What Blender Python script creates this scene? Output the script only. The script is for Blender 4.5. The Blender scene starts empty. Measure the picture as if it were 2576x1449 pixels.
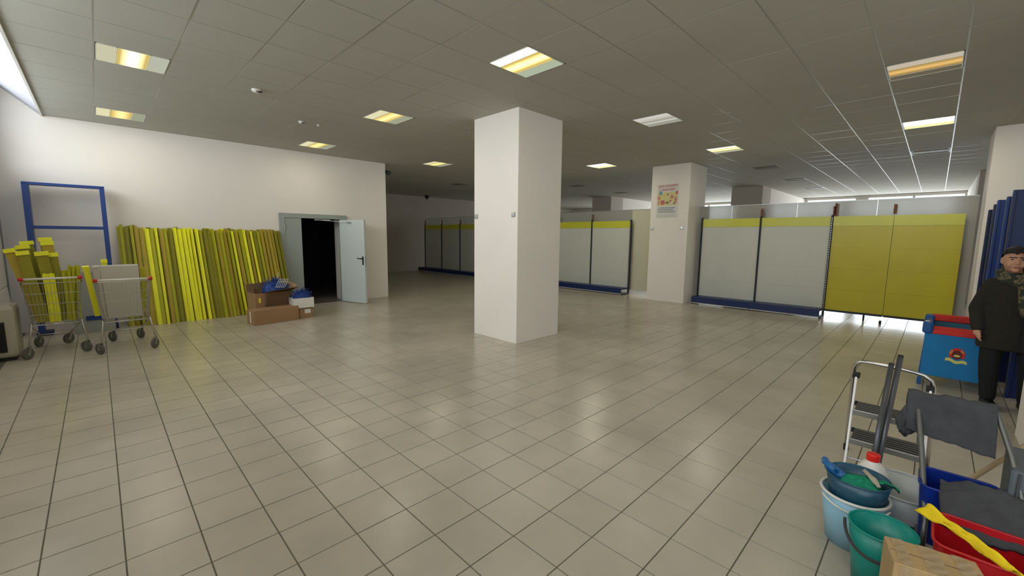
import bpy, bmesh, math, random
from mathutils import Vector, Matrix

random.seed(7)
scene = bpy.context.scene
COL = scene.collection
R = math.radians
H = 3.476          # ceiling height
CAMZ = 1.626

# ------------------------------------------------------------------ camera
YAW, PITCH, ROLL = 0.790, -0.1215, 0.0114
fw = Vector((math.cos(PITCH) * math.cos(YAW), math.cos(PITCH) * math.sin(YAW), math.sin(PITCH)))
rt = Vector((math.sin(YAW), -math.cos(YAW), 0))
up = rt.cross(fw)
cr = rt * math.cos(ROLL) + up * math.sin(ROLL)
cu = -rt * math.sin(ROLL) + up * math.cos(ROLL)
cam_data = bpy.data.cameras.new('camera')
cam_data.sensor_width = 36
cam_data.lens = 1050.187 / 2576 * 36
cam_data.clip_start = 0.05
cam_data.clip_end = 200
cam = bpy.data.objects.new('camera', cam_data)
COL.objects.link(cam)
cam.matrix_world = Matrix(((cr.x, cu.x, -fw.x, 0), (cr.y, cu.y, -fw.y, 0), (cr.z, cu.z, -fw.z, CAMZ), (0, 0, 0, 1)))
scene.camera = cam

# ------------------------------------------------------------------ world, light, exposure
SKY = 2.2            # overcast sky seen through the windows
WIN_HIGH = 330       # daylight by the high strip windows farther along the left side
WIN_LEFT = 150       # daylight coming in by the long window front on the left
WIN_FAR = 1100        # daylight by the far window front
LAMP = 3.4           # strength of the ceiling lamps
world = bpy.data.worlds.new('world')
scene.world = world
world.use_nodes = True
bg = world.node_tree.nodes['Background']
bg.inputs['Color'].default_value = (0.86, 0.90, 1.0, 1)
bg.inputs['Strength'].default_value = SKY


def area_light(name, loc, rot, sx, sy, power, color):
    l = bpy.data.lights.new(name, 'AREA')
    l.shape = 'RECTANGLE'
    l.size, l.size_y = sx, sy
    l.energy = power
    l.color = color
    o = bpy.data.objects.new(name, l)
    o.location = loc
    o.rotation_euler = rot
    COL.objects.link(o)
    return o


# large daylight areas just outside the glass, as bright as the sky there
area_light('daylight_left', (-1.75, -4.1, 2.3), (0, R(-90), 0), 3.4, 6.8, WIN_LEFT, (0.97, 0.97, 1.0))
area_light('daylight_left_high', (-1.9, 4.9, 3.1), (0, R(-90), 0), 1.2, 10.6, WIN_HIGH, (0.95, 0.96, 1.0))
area_light('daylight_far', (23.9, 4.0, 1.9), (0, R(90), 0), 3.2, 25.0, WIN_FAR, (0.95, 0.96, 1.0))

vs = scene.view_settings
vs.view_transform = 'Standard'
vs.look = 'None'
vs.exposure = -0.07
vs.gamma = 1.0
vs.use_curve_mapping = False
scene.cycles.use_denoising = True
scene.cycles.max_bounces = 10
scene.cycles.diffuse_bounces = 6
scene.cycles.glossy_bounces = 4
scene.cycles.transparent_max_bounces = 12
scene.cycles.sample_clamp_indirect = 6


# ------------------------------------------------------------------ materials
def lin(c):
    return tuple(((v / 255) / 12.92 if v / 255 <= 0.04045 else ((v / 255 + 0.055) / 1.055) ** 2.4) for v in c)


def mat(name, rgb, rough=0.6, metal=0.0, var=0.0, scale=3.0, bump=0.0, bscale=60.0, rvar=0.0, spec=0.5, alpha=None, trans=0.0, coords='Object'):
    m = bpy.data.materials.new(name)
    m.use_nodes = True
    nt = m.node_tree
    p = nt.nodes['Principled BSDF']
    c = lin(rgb)
    p.inputs['Base Color'].default_value = (*c, 1)
    p.inputs['Roughness'].default_value = rough
    p.inputs['Metallic'].default_value = metal
    p.inputs['Specular IOR Level'].default_value = spec
    if trans:
        p.inputs['Transmission Weight'].default_value = trans
    if alpha is not None:
        p.inputs['Alpha'].default_value = alpha
    geo = nt.nodes.new('ShaderNodeNewGeometry')
    if var or rvar:
        n = nt.nodes.new('ShaderNodeTexNoise')
        n.inputs['Scale'].default_value = scale
        n.inputs['Detail'].default_value = 5
        nt.links.new(geo.outputs['Position'], n.inputs['Vector'])
        if var:
            mr = nt.nodes.new('ShaderNodeMapRange')
            mr.inputs['From Min'].default_value = 0.3
            mr.inputs['From Max'].default_value = 0.7
            mr.inputs['To Min'].default_value = 1 - var
            mr.inputs['To Max'].default_value = 1 + var
            nt.links.new(n.outputs['Fac'], mr.inputs['Value'])
            mx = nt.nodes.new('ShaderNodeVectorMath')
            mx.operation = 'SCALE'
            mx.inputs[0].default_value = c
            nt.links.new(mr.outputs['Result'], mx.inputs['Scale'])
            nt.links.new(mx.outputs['Vector'], p.inputs['Base Color'])
        if rvar:
            mr = nt.nodes.new('ShaderNodeMapRange')
            mr.inputs['From Min'].default_value = 0.35
            mr.inputs['From Max'].default_value = 0.65
            mr.inputs['To Min'].default_value = rough - rvar
            mr.inputs['To Max'].default_value = rough + rvar
            nt.links.new(n.outputs['Fac'], mr.inputs['Value'])
            nt.links.new(mr.outputs['Result'], p.inputs['Roughness'])
    if bump:
        n2 = nt.nodes.new('ShaderNodeTexNoise')
        n2.inputs['Scale'].default_value = bscale
        n2.inputs['Detail'].default_value = 4
        nt.links.new(geo.outputs['Position'], n2.inputs['Vector'])
        b = nt.nodes.new('ShaderNodeBump')
        b.inputs['Strength'].default_value = bump
        b.inputs['Distance'].default_value = 0.01
        nt.links.new(n2.outputs['Fac'], b.inputs['Height'])
        nt.links.new(b.outputs['Normal'], p.inputs['Normal'])
    return m


def emit(name, rgb, strength):
    m = bpy.data.materials.new(name)
    m.use_nodes = True
    nt = m.node_tree
    nt.nodes.clear()
    e = nt.nodes.new('ShaderNodeEmission')
    e.inputs['Color'].default_value = (*rgb, 1)
    e.inputs['Strength'].default_value = strength
    o = nt.nodes.new('ShaderNodeOutputMaterial')
    nt.links.new(e.outputs[0], o.inputs['Surface'])
    return m


def floor_mat(name):
    """beige ceramic tile: tone shifts from tile to tile, cloudy grime, scuffs, uneven gloss"""
    m = bpy.data.materials.new(name)
    m.use_nodes = True
    nt = m.node_tree
    N, L = nt.nodes, nt.links
    p = N['Principled BSDF']
    geo = N.new('ShaderNodeNewGeometry')
    # tile index -> random tone
    sub = N.new('ShaderNodeVectorMath'); sub.operation = 'SUBTRACT'
    sub.inputs[1].default_value = (FX0, FY0, 0)
    div = N.new('ShaderNodeVectorMath'); div.operation = 'SCALE'
    div.inputs['Scale'].default_value = 1 / FS
    fl = N.new('ShaderNodeVectorMath'); fl.operation = 'FLOOR'
    sep = N.new('ShaderNodeSeparateXYZ')
    cmb = N.new('ShaderNodeCombineXYZ')
    wn = N.new('ShaderNodeTexWhiteNoise'); wn.noise_dimensions = '2D'
    L.new(geo.outputs['Position'], sub.inputs[0]); L.new(sub.outputs[0], div.inputs[0]); L.new(div.outputs[0], fl.inputs[0])
    L.new(fl.outputs[0], sep.inputs[0]); L.new(sep.outputs['X'], cmb.inputs['X']); L.new(sep.outputs['Y'], cmb.inputs['Y'])
    L.new(cmb.outputs[0], wn.inputs['Vector'])
    cr_ = N.new('ShaderNodeMapRange')
    cr_.inputs['To Min'].default_value = 0.97; cr_.inputs['To Max'].default_value = 1.03
    L.new(wn.outputs['Value'], cr_.inputs['Value'])
    n1 = N.new('ShaderNodeTexNoise'); n1.inputs['Scale'].default_value = 0.9; n1.inputs['Detail'].default_value = 3; n1.inputs['Roughness'].default_value = 0.45
    L.new(geo.outputs['Position'], n1.inputs['Vector'])
    g1 = N.new('ShaderNodeMapRange'); g1.clamp = False
    g1.inputs['From Min'].default_value = 0.30; g1.inputs['From Max'].default_value = 0.62
    g1.inputs['To Min'].default_value = 0.86; g1.inputs['To Max'].default_value = 1.05
    L.new(n1.outputs['Fac'], g1.inputs['Value'])
    n2 = N.new('ShaderNodeTexNoise'); n2.inputs['Scale'].default_value = 4.0; n2.inputs['Detail'].default_value = 2
    L.new(geo.outputs['Position'], n2.inputs['Vector'])
    g2 = N.new('ShaderNodeMapRange'); g2.clamp = False
    g2.inputs['From Min'].default_value = 0.2; g2.inputs['From Max'].default_value = 0.8
    g2.inputs['To Min'].default_value = 0.94; g2.inputs['To Max'].default_value = 1.04
    L.new(n2.outputs['Fac'], g2.inputs['Value'])
    m1 = N.new('ShaderNodeMath'); m1.operation = 'MULTIPLY'
    m2 = N.new('ShaderNodeMath'); m2.operation = 'MULTIPLY'
    L.new(cr_.outputs[0], m1.inputs[0]); L.new(g1.outputs[0], m1.inputs[1])
    L.new(m1.outputs[0], m2.inputs[0]); L.new(g2.outputs[0], m2.inputs[1])
    sc = N.new('ShaderNodeVectorMath'); sc.operation = 'SCALE'
    sc.inputs[0].default_value = lin((192, 183, 166))
    L.new(m2.outputs[0], sc.inputs['Scale'])
    L.new(sc.outputs[0], p.inputs['Base Color'])
    rr = N.new('ShaderNodeMapRange')
    rr.inputs['From Min'].default_value = 0.3; rr.inputs['From Max'].default_value = 0.7
    rr.inputs['To Min'].default_value = 0.262; rr.inputs['To Max'].default_value = 0.20
    L.new(n1.outputs['Fac'], rr.inputs['Value'])
    L.new(rr.outputs[0], p.inputs['Roughness'])
    p.inputs['Specular IOR Level'].default_value = 0.45
    return m


FS, FX0, FY0 = 0.3037, 0.2844, 2.694      # floor tile pitch and grid origin
CS, CX0, CY0 = 0.6, 0.7259, 3.5713        # ceiling pitch and grid origin

M = {}
M['floor_tile'] = floor_mat('floor_tile')
M['grout'] = mat('grout', (112, 105, 90), 0.9, var=0.12, scale=4)
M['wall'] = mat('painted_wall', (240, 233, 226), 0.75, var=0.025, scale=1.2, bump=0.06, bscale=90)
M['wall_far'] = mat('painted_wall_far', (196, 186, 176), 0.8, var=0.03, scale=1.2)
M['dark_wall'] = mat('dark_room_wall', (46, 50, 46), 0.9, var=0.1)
M['ceil_tile'] = mat('ceiling_tile', (180, 178, 168), 0.85, var=0.03, scale=1.0, bump=0.08, bscale=120)
M['runner'] = mat('ceiling_runner', (156, 154, 146), 0.33, metal=0.0, var=0.03)
M['plenum'] = mat('ceiling_void', (70, 68, 62), 0.95)
M['soffit'] = mat('soffit_panel', (176, 176, 184), 0.6, var=0.02)
M['white_plastic'] = mat('white_plastic', (222, 220, 212), 0.4)
M['grey_plastic'] = mat('grey_plastic', (150, 152, 148), 0.5)
M['dark_plastic'] = mat('dark_plastic', (26, 26, 28), 0.5)
M['black'] = mat('black_rubber', (22, 22, 22), 0.7)
M['blue_steel'] = mat('blue_powder_coated_steel', (14, 60, 136), 0.38, var=0.05)
M['blue_dark'] = mat('dark_blue_steel', (10, 38, 92), 0.42, var=0.05)
M['grey_panel'] = mat('light_grey_back_panel', (206, 208, 198), 0.42, var=0.02)
M['yellow_panel'] = mat('yellow_back_panel', (196, 184, 36), 0.30, var=0.03)
M['yellow_band'] = mat('yellow_header_panel', (206, 206, 62), 0.28, var=0.03)
M['dark_steel'] = mat('dark_slotted_steel', (44, 48, 62), 0.5, metal=0.3)
M['partition'] = mat('white_sheet_partition', (166, 164, 158), 0.12, var=0.015, scale=2)
M['partition_cream'] = mat('cream_sheet_partition', (212, 208, 184), 0.14, var=0.015, scale=2)
M['brown_wood'] = mat('brown_wood_block', (122, 78, 58), 0.7, var=0.15, scale=20)
M['door_grey'] = mat('door_grey_paint', (158, 166, 160), 0.45, var=0.02)
M['door_white'] = mat('door_pale_paint', (206, 214, 212), 0.45, var=0.015)
M['chrome'] = mat('chrome', (205, 205, 205), 0.22, metal=1.0)
M['zinc'] = mat('zinc_wire', (170, 168, 156), 0.38, metal=0.8)
M['alu'] = mat('aluminium', (176, 178, 178), 0.35, metal=0.9)
M['white_rail_glare'] = mat('white_rail_glare', (236, 234, 232), 0.25)  # white of the ladder's front rails, their sun reflection put into the colour
M['card'] = mat('cardboard', (158, 124, 88), 0.8, var=0.06, scale=6, bump=0.05)
M['card_in'] = mat('cardboard_inside', (112, 86, 60), 0.85, var=0.06)
M['tape'] = mat('clear_tape', (196, 172, 136), 0.12, alpha=0.55)
M['paper'] = mat('white_paper', (226, 224, 216), 0.6)
M['red_plastic'] = mat('red_plastic', (196, 28, 30), 0.4)
M['bright_yellow'] = mat('bright_yellow_plastic', (244, 242, 44), 0.4, var=0.04, scale=5)
M['lime_yellow'] = mat('greenish_yellow_plastic', (186, 184, 30), 0.45, var=0.06, scale=5)
M['olive'] = mat('olive_plastic', (146, 140, 26), 0.5, var=0.06, scale=5)
M['ochre'] = mat('ochre_cardboard_yellow', (184, 162, 52), 0.5, var=0.06, scale=5)
M['rubber_grey'] = mat('grey_wheel_rubber', (96, 94, 88), 0.6, var=0.06, scale=30)


def glass_mat():
    m = bpy.data.materials.new('window_glass')
    m.use_nodes = True
    nt = m.node_tree
    nt.nodes.clear()
    t = nt.nodes.new('ShaderNodeBsdfTransparent')
    t.inputs['Color'].default_value = (0.92, 0.95, 0.94, 1)
    g = nt.nodes.new('ShaderNodeBsdfGlossy')
    g.inputs['Roughness'].default_value = 0.03
    fr = nt.nodes.new('ShaderNodeMapRange')       # gentle rise of the reflection towards grazing angles
    lw = nt.nodes.new('ShaderNodeLayerWeight')
    lw.inputs['Blend'].default_value = 0.5
    fr.inputs['From Min'].default_value = 0.3
    fr.inputs['To Min'].default_value = 0.04
    fr.inputs['To Max'].default_value = 0.30
    nt.links.new(lw.outputs['Facing'], fr.inputs['Value'])
    mx = nt.nodes.new('ShaderNodeMixShader')
    o = nt.nodes.new('ShaderNodeOutputMaterial')
    nt.links.new(fr.outputs[0], mx.inputs[0]); nt.links.new(t.outputs[0], mx.inputs[1]); nt.links.new(g.outputs[0], mx.inputs[2])
    nt.links.new(mx.outputs[0], o.inputs['Surface'])
    return m


M['glass'] = glass_mat()

# ------------------------------------------------------------------ mesh helpers
ORG = {}


class MB:
    def __init__(s):
        s.v = []; s.f = []

    def add(s, vs_, fs):
        n = len(s.v)
        s.v += [Vector(v) for v in vs_]
        s.f += [tuple(i + n for i in f) for f in fs]
        return s

    def box(s, x0, x1, y0, y1, z0, z1):
        x0, x1 = min(x0, x1), max(x0, x1); y0, y1 = min(y0, y1), max(y0, y1); z0, z1 = min(z0, z1), max(z0, z1)
        return s.add([(x0, y0, z0), (x1, y0, z0), (x1, y1, z0), (x0, y1, z0), (x0, y0, z1), (x1, y0, z1), (x1, y1, z1), (x0, y1, z1)],
                     [(0, 3, 2, 1), (4, 5, 6, 7), (0, 1, 5, 4), (1, 2, 6, 5), (2, 3, 7, 6), (3, 0, 4, 7)])

    def hexa(s, b, t):
        """bottom quad b (ccw from above), top quad t"""
        return s.add(list(b) + list(t), [(3, 2, 1, 0), (4, 5, 6, 7), (0, 1, 5, 4), (1, 2, 6, 5), (2, 3, 7, 6), (3, 0, 4, 7)])

    def bar(s, p, q, w, h, ref=(0, 0, 1)):
        """rectangular bar p->q; h along ref, w across"""
        p, q = Vector(p), Vector(q)
        d = (q - p).normalized(); r = Vector(ref)
        if abs(d.dot(r)) > 0.98: r = Vector((1, 0, 0))
        a = d.cross(r).normalized() * (w / 2); b = a.cross(d).normalized() * (h / 2)
        c = [p - a - b, p + a - b, p + a + b, p - a + b, q - a - b, q + a - b, q + a + b, q - a + b]
        return s.add(c, [(0, 1, 2, 3), (7, 6, 5, 4), (0, 4, 5, 1), (1, 5, 6, 2), (2, 6, 7, 3), (3, 7, 4, 0)])

    def tube(s, pts, r, n=8, closed=False, rr=None):
        pts = [Vector(p) for p in pts]; m = len(pts)
        rings = []; prev = None
        for i, p in enumerate(pts):
            if closed: d = pts[(i + 1) % m] - pts[i - 1]
            elif i == 0: d = pts[1] - pts[0]
            elif i == m - 1: d = pts[-1] - pts[-2]
            else: d = pts[i + 1] - pts[i - 1]
            d.normalize()
            if prev is None:
                a = d.orthogonal().normalized()
            else:
                a = (prev - d * prev.dot(d)).normalized()
            prev = a
            b = d.cross(a)
            ra = rr[i] if rr else r
            rings.append([p + (a * math.cos(2 * math.pi * k / n) + b * math.sin(2 * math.pi * k / n)) * ra for k in range(n)])
        vs_ = [v for g in rings for v in g]; fs = []
        for i in range(m if closed else m - 1):
            j = (i + 1) % m
            for k in range(n):
                fs.append((i * n + k, i * n + (k + 1) % n, j * n + (k + 1) % n, j * n + k))
        if not closed:
            fs.append(tuple(range(n - 1, -1, -1))); fs.append(tuple((m - 1) * n + k for k in range(n)))
        return s.add(vs_, fs)

    def lathe(s, prof, c=(0, 0, 0), n=32, tilt=None, sx=1, sy=1):
        c = Vector(c); vs_ = []; fs = []
        for (r, z) in prof:
            for k in range(n):
                a = 2 * math.pi * k / n
                v = Vector((r * math.cos(a) * sx, r * math.sin(a) * sy, z))
                if tilt: v = tilt @ v
                vs_.append(c + v)
        for i in range(len(prof) - 1):
            for k in range(n):
                fs.append((i * n + k, i * n + (k + 1) % n, (i + 1) * n + (k + 1) % n, (i + 1) * n + k))
        if prof[0][0] > 1e-5: fs.append(tuple(range(n - 1, -1, -1)))
        if prof[-1][0] > 1e-5: fs.append(tuple((len(prof) - 1) * n + k for k in range(n)))
        return s.add(vs_, fs)

    def loft(s, rings, n=20, caps=True):
        """rings: (cx,cy,cz,rx,ry) horizontal ellipses"""
        vs_ = []; fs = []
        for (cx, cy, cz, rx, ry) in rings:
            for k in range(n):
                a = 2 * math.pi * k / n
                vs_.append(Vector((cx + rx * math.cos(a), cy + ry * math.sin(a), cz)))
        for i in range(len(rings) - 1):
            for k in range(n):
                fs.append((i * n + k, i * n + (k + 1) % n, (i + 1) * n + (k + 1) % n, (i + 1) * n + k))
        if caps:
            fs.append(tuple(range(n - 1, -1, -1))); fs.append(tuple((len(rings) - 1) * n + k for k in range(n)))
        return s.add(vs_, fs)

    def capsule(s, p, q, r1, r2, n=12):
        p, q = Vector(p), Vector(q); d = (q - p)
        L = d.length; d = d / L if L > 1e-6 else Vector((0, 0, 1))
        pts, rs = [], []
        for t in (90, 60, 30):
            pts.append(p - d * r1 * math.sin(R(t))); rs.append(max(r1 * math.cos(R(t)), 1e-4))
        for t in (0, 0.5, 1):
            pts.append(p + d * L * t); rs.append(r1 + (r2 - r1) * t)
        for t in (30, 60, 90):
            pts.append(q + d * r2 * math.sin(R(t))); rs.append(max(r2 * math.cos(R(t)), 1e-4))
        return s.tube(pts, 1, n=n, rr=rs)

    def ell(s, c, rx, ry, rz, n=16, m=10, rot=None):
        vs_ = []; fs = []
        c = Vector(c)
        for i in range(m + 1):
            t = math.pi * i / m
            for k in range(n):
                a = 2 * math.pi * k / n
                v = Vector((rx * max(math.sin(t), 1e-3) * math.cos(a), ry * max(math.sin(t), 1e-3) * math.sin(a), -rz * math.cos(t)))
                if rot: v = rot @ v
                vs_.append(c + v)
        for i in range(m):
            for k in range(n):
                fs.append((i * n + k, i * n + (k + 1) % n, (i + 1) * n + (k + 1) % n, (i + 1) * n + k))
        fs.append(tuple(range(n - 1, -1, -1))); fs.append(tuple(m * n + k for k in range(n)))
        return s.add(vs_, fs)

    def grid(s, fn, nu, nv):
        vs_ = [Vector(fn(i / nu, j / nv)) for i in range(nu + 1) for j in range(nv + 1)]
        fs = [(i * (nv + 1) + j, (i + 1) * (nv + 1) + j, (i + 1) * (nv + 1) + j + 1, i * (nv + 1) + j + 1) for i in range(nu) for j in range(nv)]
        return s.add(vs_, fs)

    def mesh(s, name, org=(0, 0, 0), smooth=False):
        me = bpy.data.meshes.new(name)
        o = Vector(org)
        me.from_pydata([v - o for v in s.v], [], s.f)
        me.update()
        if smooth:
            for p in me.polygons: p.use_smooth = True
        return me

    def build(s, name, m, parent=None, smooth=False, bevel=0, label=None, kind=None, solid=0, auto=None):
        org = ORG.get(parent.name, (0, 0, 0)) if parent else (0, 0, 0)
        me = s.mesh(name, org, smooth)
        me.materials.append(M[m] if isinstance(m, str) else m)
        o = bpy.data.objects.new(name, me)
        COL.objects.link(o)
        if parent:
            o.parent = parent
        ORG[o.name] = org
        if solid:
            md = o.modifiers.new('solid', 'SOLIDIFY'); md.thickness = solid; md.offset = 0
        if bevel:
            md = o.modifiers.new('bevel', 'BEVEL'); md.width = bevel; md.segments = 2; md.limit_method = 'ANGLE'
        if label: o['label'] = label
        if kind: o['kind'] = kind
        return o


def thing(name, label, cat, loc=(0, 0, 0), group=None):
    o = bpy.data.objects.new(name, None)
    o.empty_display_size = 0.1
    o.location = loc
    COL.objects.link(o)
    o['label'] = label; o['category'] = cat
    if group: o['group'] = group
    ORG[o.name] = tuple(loc)
    return o


def tag(o, label, cat, group=None):
    o['label'] = label; o['category'] = cat
    if group: o['group'] = group
    return o


def struct(mb, name, m, **k):
    return mb.build(name, m, kind='structure', **k)


def inst(name, me, loc, parent, rot=(0, 0, 0), org=(0, 0, 0)):
    o = bpy.data.objects.new(name, me)
    o.location = Vector(loc) - Vector(org)
    o.rotation_euler = rot
    o.parent = parent
    COL.objects.link(o)
    return o


def copy_tree(o, parent=None):
    c = o.copy(); COL.objects.link(c)
    if parent: c.parent = parent
    for ch in list(o.children): copy_tree(ch, c)
    ORG[c.name] = ORG.get(o.name, (0, 0, 0))
    return c


def area_px(pts):
    """area in the photograph of a polygon of scene points (used only to rank pieces by size)"""
    q = []
    for p in pts:
        d = Vector(p) - Vector((0, 0, CAMZ)); w = d.dot(fw)
        if w < 0.15: return 0, False
        q.append((1288 + 1050.187 * d.dot(cr) / w, 724.5 - 1050.187 * d.dot(cu) / w))
    a = abs(sum(q[i][0] * q[(i + 1) % len(q)][1] - q[(i + 1) % len(q)][0] * q[i][1] for i in range(len(q)))) / 2
    vis = any(-40 < x < 2616 and -40 < y < 1489 for x, y in q)
    return a, vis


# ================================================================== FLOOR
XL, XR, YB, YF = -1.05, 22.9, -7.6, 17.3
fb = MB().box(XL, XR, YB, YF, -0.12, -0.004)
floor = struct(fb, 'floor', 'grout')
J = 0.0035
tm = MB().box(J, FS - J, J, FS - J, -0.008, 0.0).mesh('tile')
tm.materials.append(M['floor_tile'])
cells = []
for i in range(math.floor((XL - FX0) / FS) + 1, math.floor((XR - FX0) / FS)):
    for j in range(math.floor((YB - FY0) / FS) + 1, math.floor((YF - FY0) / FS)):
        x, y = FX0 + i * FS, FY0 + j * FS
        if x < 5.4 and y > 10.1: continue
        a, vis = area_px([(x, y, 0), (x + FS, y, 0), (x + FS, y + FS, 0), (x, y + FS, 0)])
        cells.append((a if vis else 0, x, y))
cells.sort(reverse=True)
for a, x, y in cells[:300]:
    inst('tile', tm, (x, y, random.uniform(-0.0006, 0.0006)), floor)
rest = MB()
for a, x, y in cells[300:]:
    rest.box(x + J, x + FS - J, y + J, y + FS - J, -0.008, 0.0)
rest.build('tile_field', 'floor_tile', floor, kind='stuff')

# ================================================================== CEILING
ceil = struct(MB().box(XL + 0.6, XR, YB, YF, H + 0.03, H + 0.2), 'ceiling', 'plenum')
LIT = [(-1, 4, 'a'), (-1, 9, 'b'), (4, 9, 'b'), (4, 4, 'b'), (4, -1, 'w'), (9, 9, 'b'), (9, 4, 'b'), (9, -1, 'd'), (14, 4, 'x'), (14, 9, 'b'),
       (14, -1, 'w'), (9, -6, 'o'), (14, -6, 'x'), (-1, -1, 'b'), (4, -6, 'b'), (4, -11, 'b'), (-1, -6, 'b'), (9, -11, 'b')]
OFF = {(14, 14): 'unlit ceiling lamp in the dim passage left of the big column', (19, 9): 'unlit ceiling lamp just right of the big column top, seen past the glaring lamp',
       (24, 9): 'unlit ceiling lamp left of the poster column above the bright strip windows', (24, 4): 'unlit ceiling lamp right beside the top of the poster column',
       (19, -1): 'largest unlit ceiling lamp, between the poster column and the white runners', (24, -1): 'second unlit ceiling lamp beyond the partition, nearer the far windows',
       (29, -1): 'farthest unlit ceiling lamp just above the bright strip windows', (19, -6): 'dark unlit ceiling lamp between the bright runners at the right'}
lampcells = {(d, c) for d, c, _ in LIT} | set(OFF)
G = 0.007
tm = MB().box(G, CS - G, G, CS - G, 0.0, 0.018).mesh('ceiling_tile')
tm.materials.append(M['ceil_tile'])
COLS = [(4.44, 4.38), (10.44, 4.38), (10.44, -1.50), (4.44, -1.62), (16.44, 4.38), (16.44, -1.62), (16.44, 10.38), (10.44, 10.38), (16.44, -7.4), (10.44, -7.4), (4.44, -7.4)]


def hits_col(x, y):
    return False


cells = []
rest = MB()
for d in range(-2, 37):
    for c in range(-18, 23):
        x, y = CX0 + d * CS, CY0 + c * CS
        if (d, c) in lampcells: continue
        if x + CS > XR - 0.01: continue
        if x < 5.3 and c > 11: continue
        if x < 5.3 and c == 11:
            rest.box(x + G, x + CS - G, y + G, 10.25, H, H + 0.018); continue
        a, vis = area_px([(x, y, H), (x + CS, y, H), (x + CS, y + CS, H), (x, y + CS, H)])
        cells.append((a if vis else 0, x, y))
cells.sort(reverse=True)
for a, x, y in cells[:300]:
    inst('ceiling_tile', tm, (x, y, H + random.uniform(-0.001, 0.0015)), ceil)
for a, x, y in cells[300:]:
    rest.box(x + G, x + CS - G, y + G, y + CS - G, H, H + 0.018)
rest.build('ceiling_tile_field', 'ceil_tile', ceil, kind='stuff')
for d in range(-2, 37):
    x = CX0 + d * CS
    y1 = 10.25 if x < 5.3 else YF
    MB().box(x - G, x + G, YB, y1, H + 0.001, H + 0.03).build('runner', 'runner', ceil)
for c in range(-18, 23):
    y = CY0 + c * CS
    x0 = 5.5 if y > 10.2 else CX0 - 2 * CS
    MB().box(x0, XR - 0.6, y - G, y + G, H + 0.002, H + 0.03).build('runner', 'runner', ceil)

# bright sloping soffit between the ceiling edge and the left window front
sof = struct(MB().hexa([(-1.05, YB, 3.975), (-0.474, YB, H), (-0.474, 10.25, H), (-1.05, 10.25, 3.975)],
                       [(-1.05, YB, 4.01), (-0.474, YB, H + 0.04), (-0.474, 10.25, H + 0.04), (-1.05, 10.25, 4.01)]), 'trim_1', 'grout')
for c in range(-18, 12):
    y0 = CY0 + c * CS + 0.006; y1 = min(CY0 + (c + 1) * CS - 0.006, 10.245)
    MB().hexa([(-1.04, y0, 3.955), (-0.486, y0, H - 0.004), (-0.486, y1, H - 0.004), (-1.04, y1, 3.955)],
              [(-1.04, y0, 3.97), (-0.486, y0, H + 0.011), (-0.486, y1, H + 0.011), (-1.04, y1, 3.97)]).build('soffit_panel', 'soffit', sof)
MB().box(-0.486, -0.462, YB, 10.25, H - 0.02, H + 0.03).build('edge_trim', 'white_plastic', sof)

# ================================================================== WALLS
# wall with the door (plane y = 10.25); opening x 2.93..4.34, z 0..2.06
w = MB()
w.box(XL, 2.93, 10.25, 10.85, -0.1, H + 0.6)
w.box(2.93, 4.34, 10.25, 10.85, 2.06, H + 0.6)
w.box(4.34, 5.47, 10.25, 10.85, -0.1, H + 0.6)
w.box(5.27, 5.47, 10.85, YF, -0.1, H + 0.03)
struct(w, 'wall_left', 'wall')
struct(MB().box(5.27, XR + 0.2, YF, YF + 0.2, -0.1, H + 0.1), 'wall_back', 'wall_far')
struct(MB().box(XL, XR + 0.2, YB - 0.2, YB, -0.1, H + 0.6), 'wall_front', 'wall')
# dark store room behind the door
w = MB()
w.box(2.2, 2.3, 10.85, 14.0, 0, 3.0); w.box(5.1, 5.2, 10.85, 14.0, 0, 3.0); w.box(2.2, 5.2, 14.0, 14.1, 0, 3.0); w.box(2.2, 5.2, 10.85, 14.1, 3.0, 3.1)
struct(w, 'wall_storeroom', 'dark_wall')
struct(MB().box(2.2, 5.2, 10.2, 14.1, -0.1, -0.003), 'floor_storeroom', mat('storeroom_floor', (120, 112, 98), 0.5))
# stub walls from the columns to the far windows
for k, y in enumerate((10.38, 4.38, -0.77)):
    struct(MB().box(17.44, XR, y, y + 0.15, 0, H), 'wall_bay_%d' % (k + 1), 'wall')


def window_front(name, xa, y0, y1, z0, z1, pitch, sill_w, side, k, gaps=()):
    """row of windows in the plane x = xa; side = +1 when the room lies at greater x"""
    t = 0.07
    f = MB()
    f.box(xa - t / 2, xa + t / 2, y0, y1, z0, z0 + 0.07); f.box(xa - t / 2, xa + t / 2, y0, y1, z1 - 0.07, z1)
    n = max(1, round((y1 - y0) / pitch)); dy = (y1 - y0) / n
    for i in range(n + 1):
        yy = y0 + i * dy
        f.box(xa - t / 2, xa + t / 2, max(y0, yy - 0.035), min(y1, yy + 0.035), z0 + 0.07, z1 - 0.07)
    fr = struct(f, name, 'white_plastic')
    for i in range(n):
        MB().box(xa - 0.006, xa + 0.006, y0 + i * dy + 0.035, y0 + (i + 1) * dy - 0.035, z0 + 0.07, z1 - 0.07).build('pane', 'glass', fr)
    if sill_w:
        MB().box(xa, xa + side * sill_w, y0, y1, z0 - 0.04, z0).build('window_sill', 'white_plastic', fr)
    return fr


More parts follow.
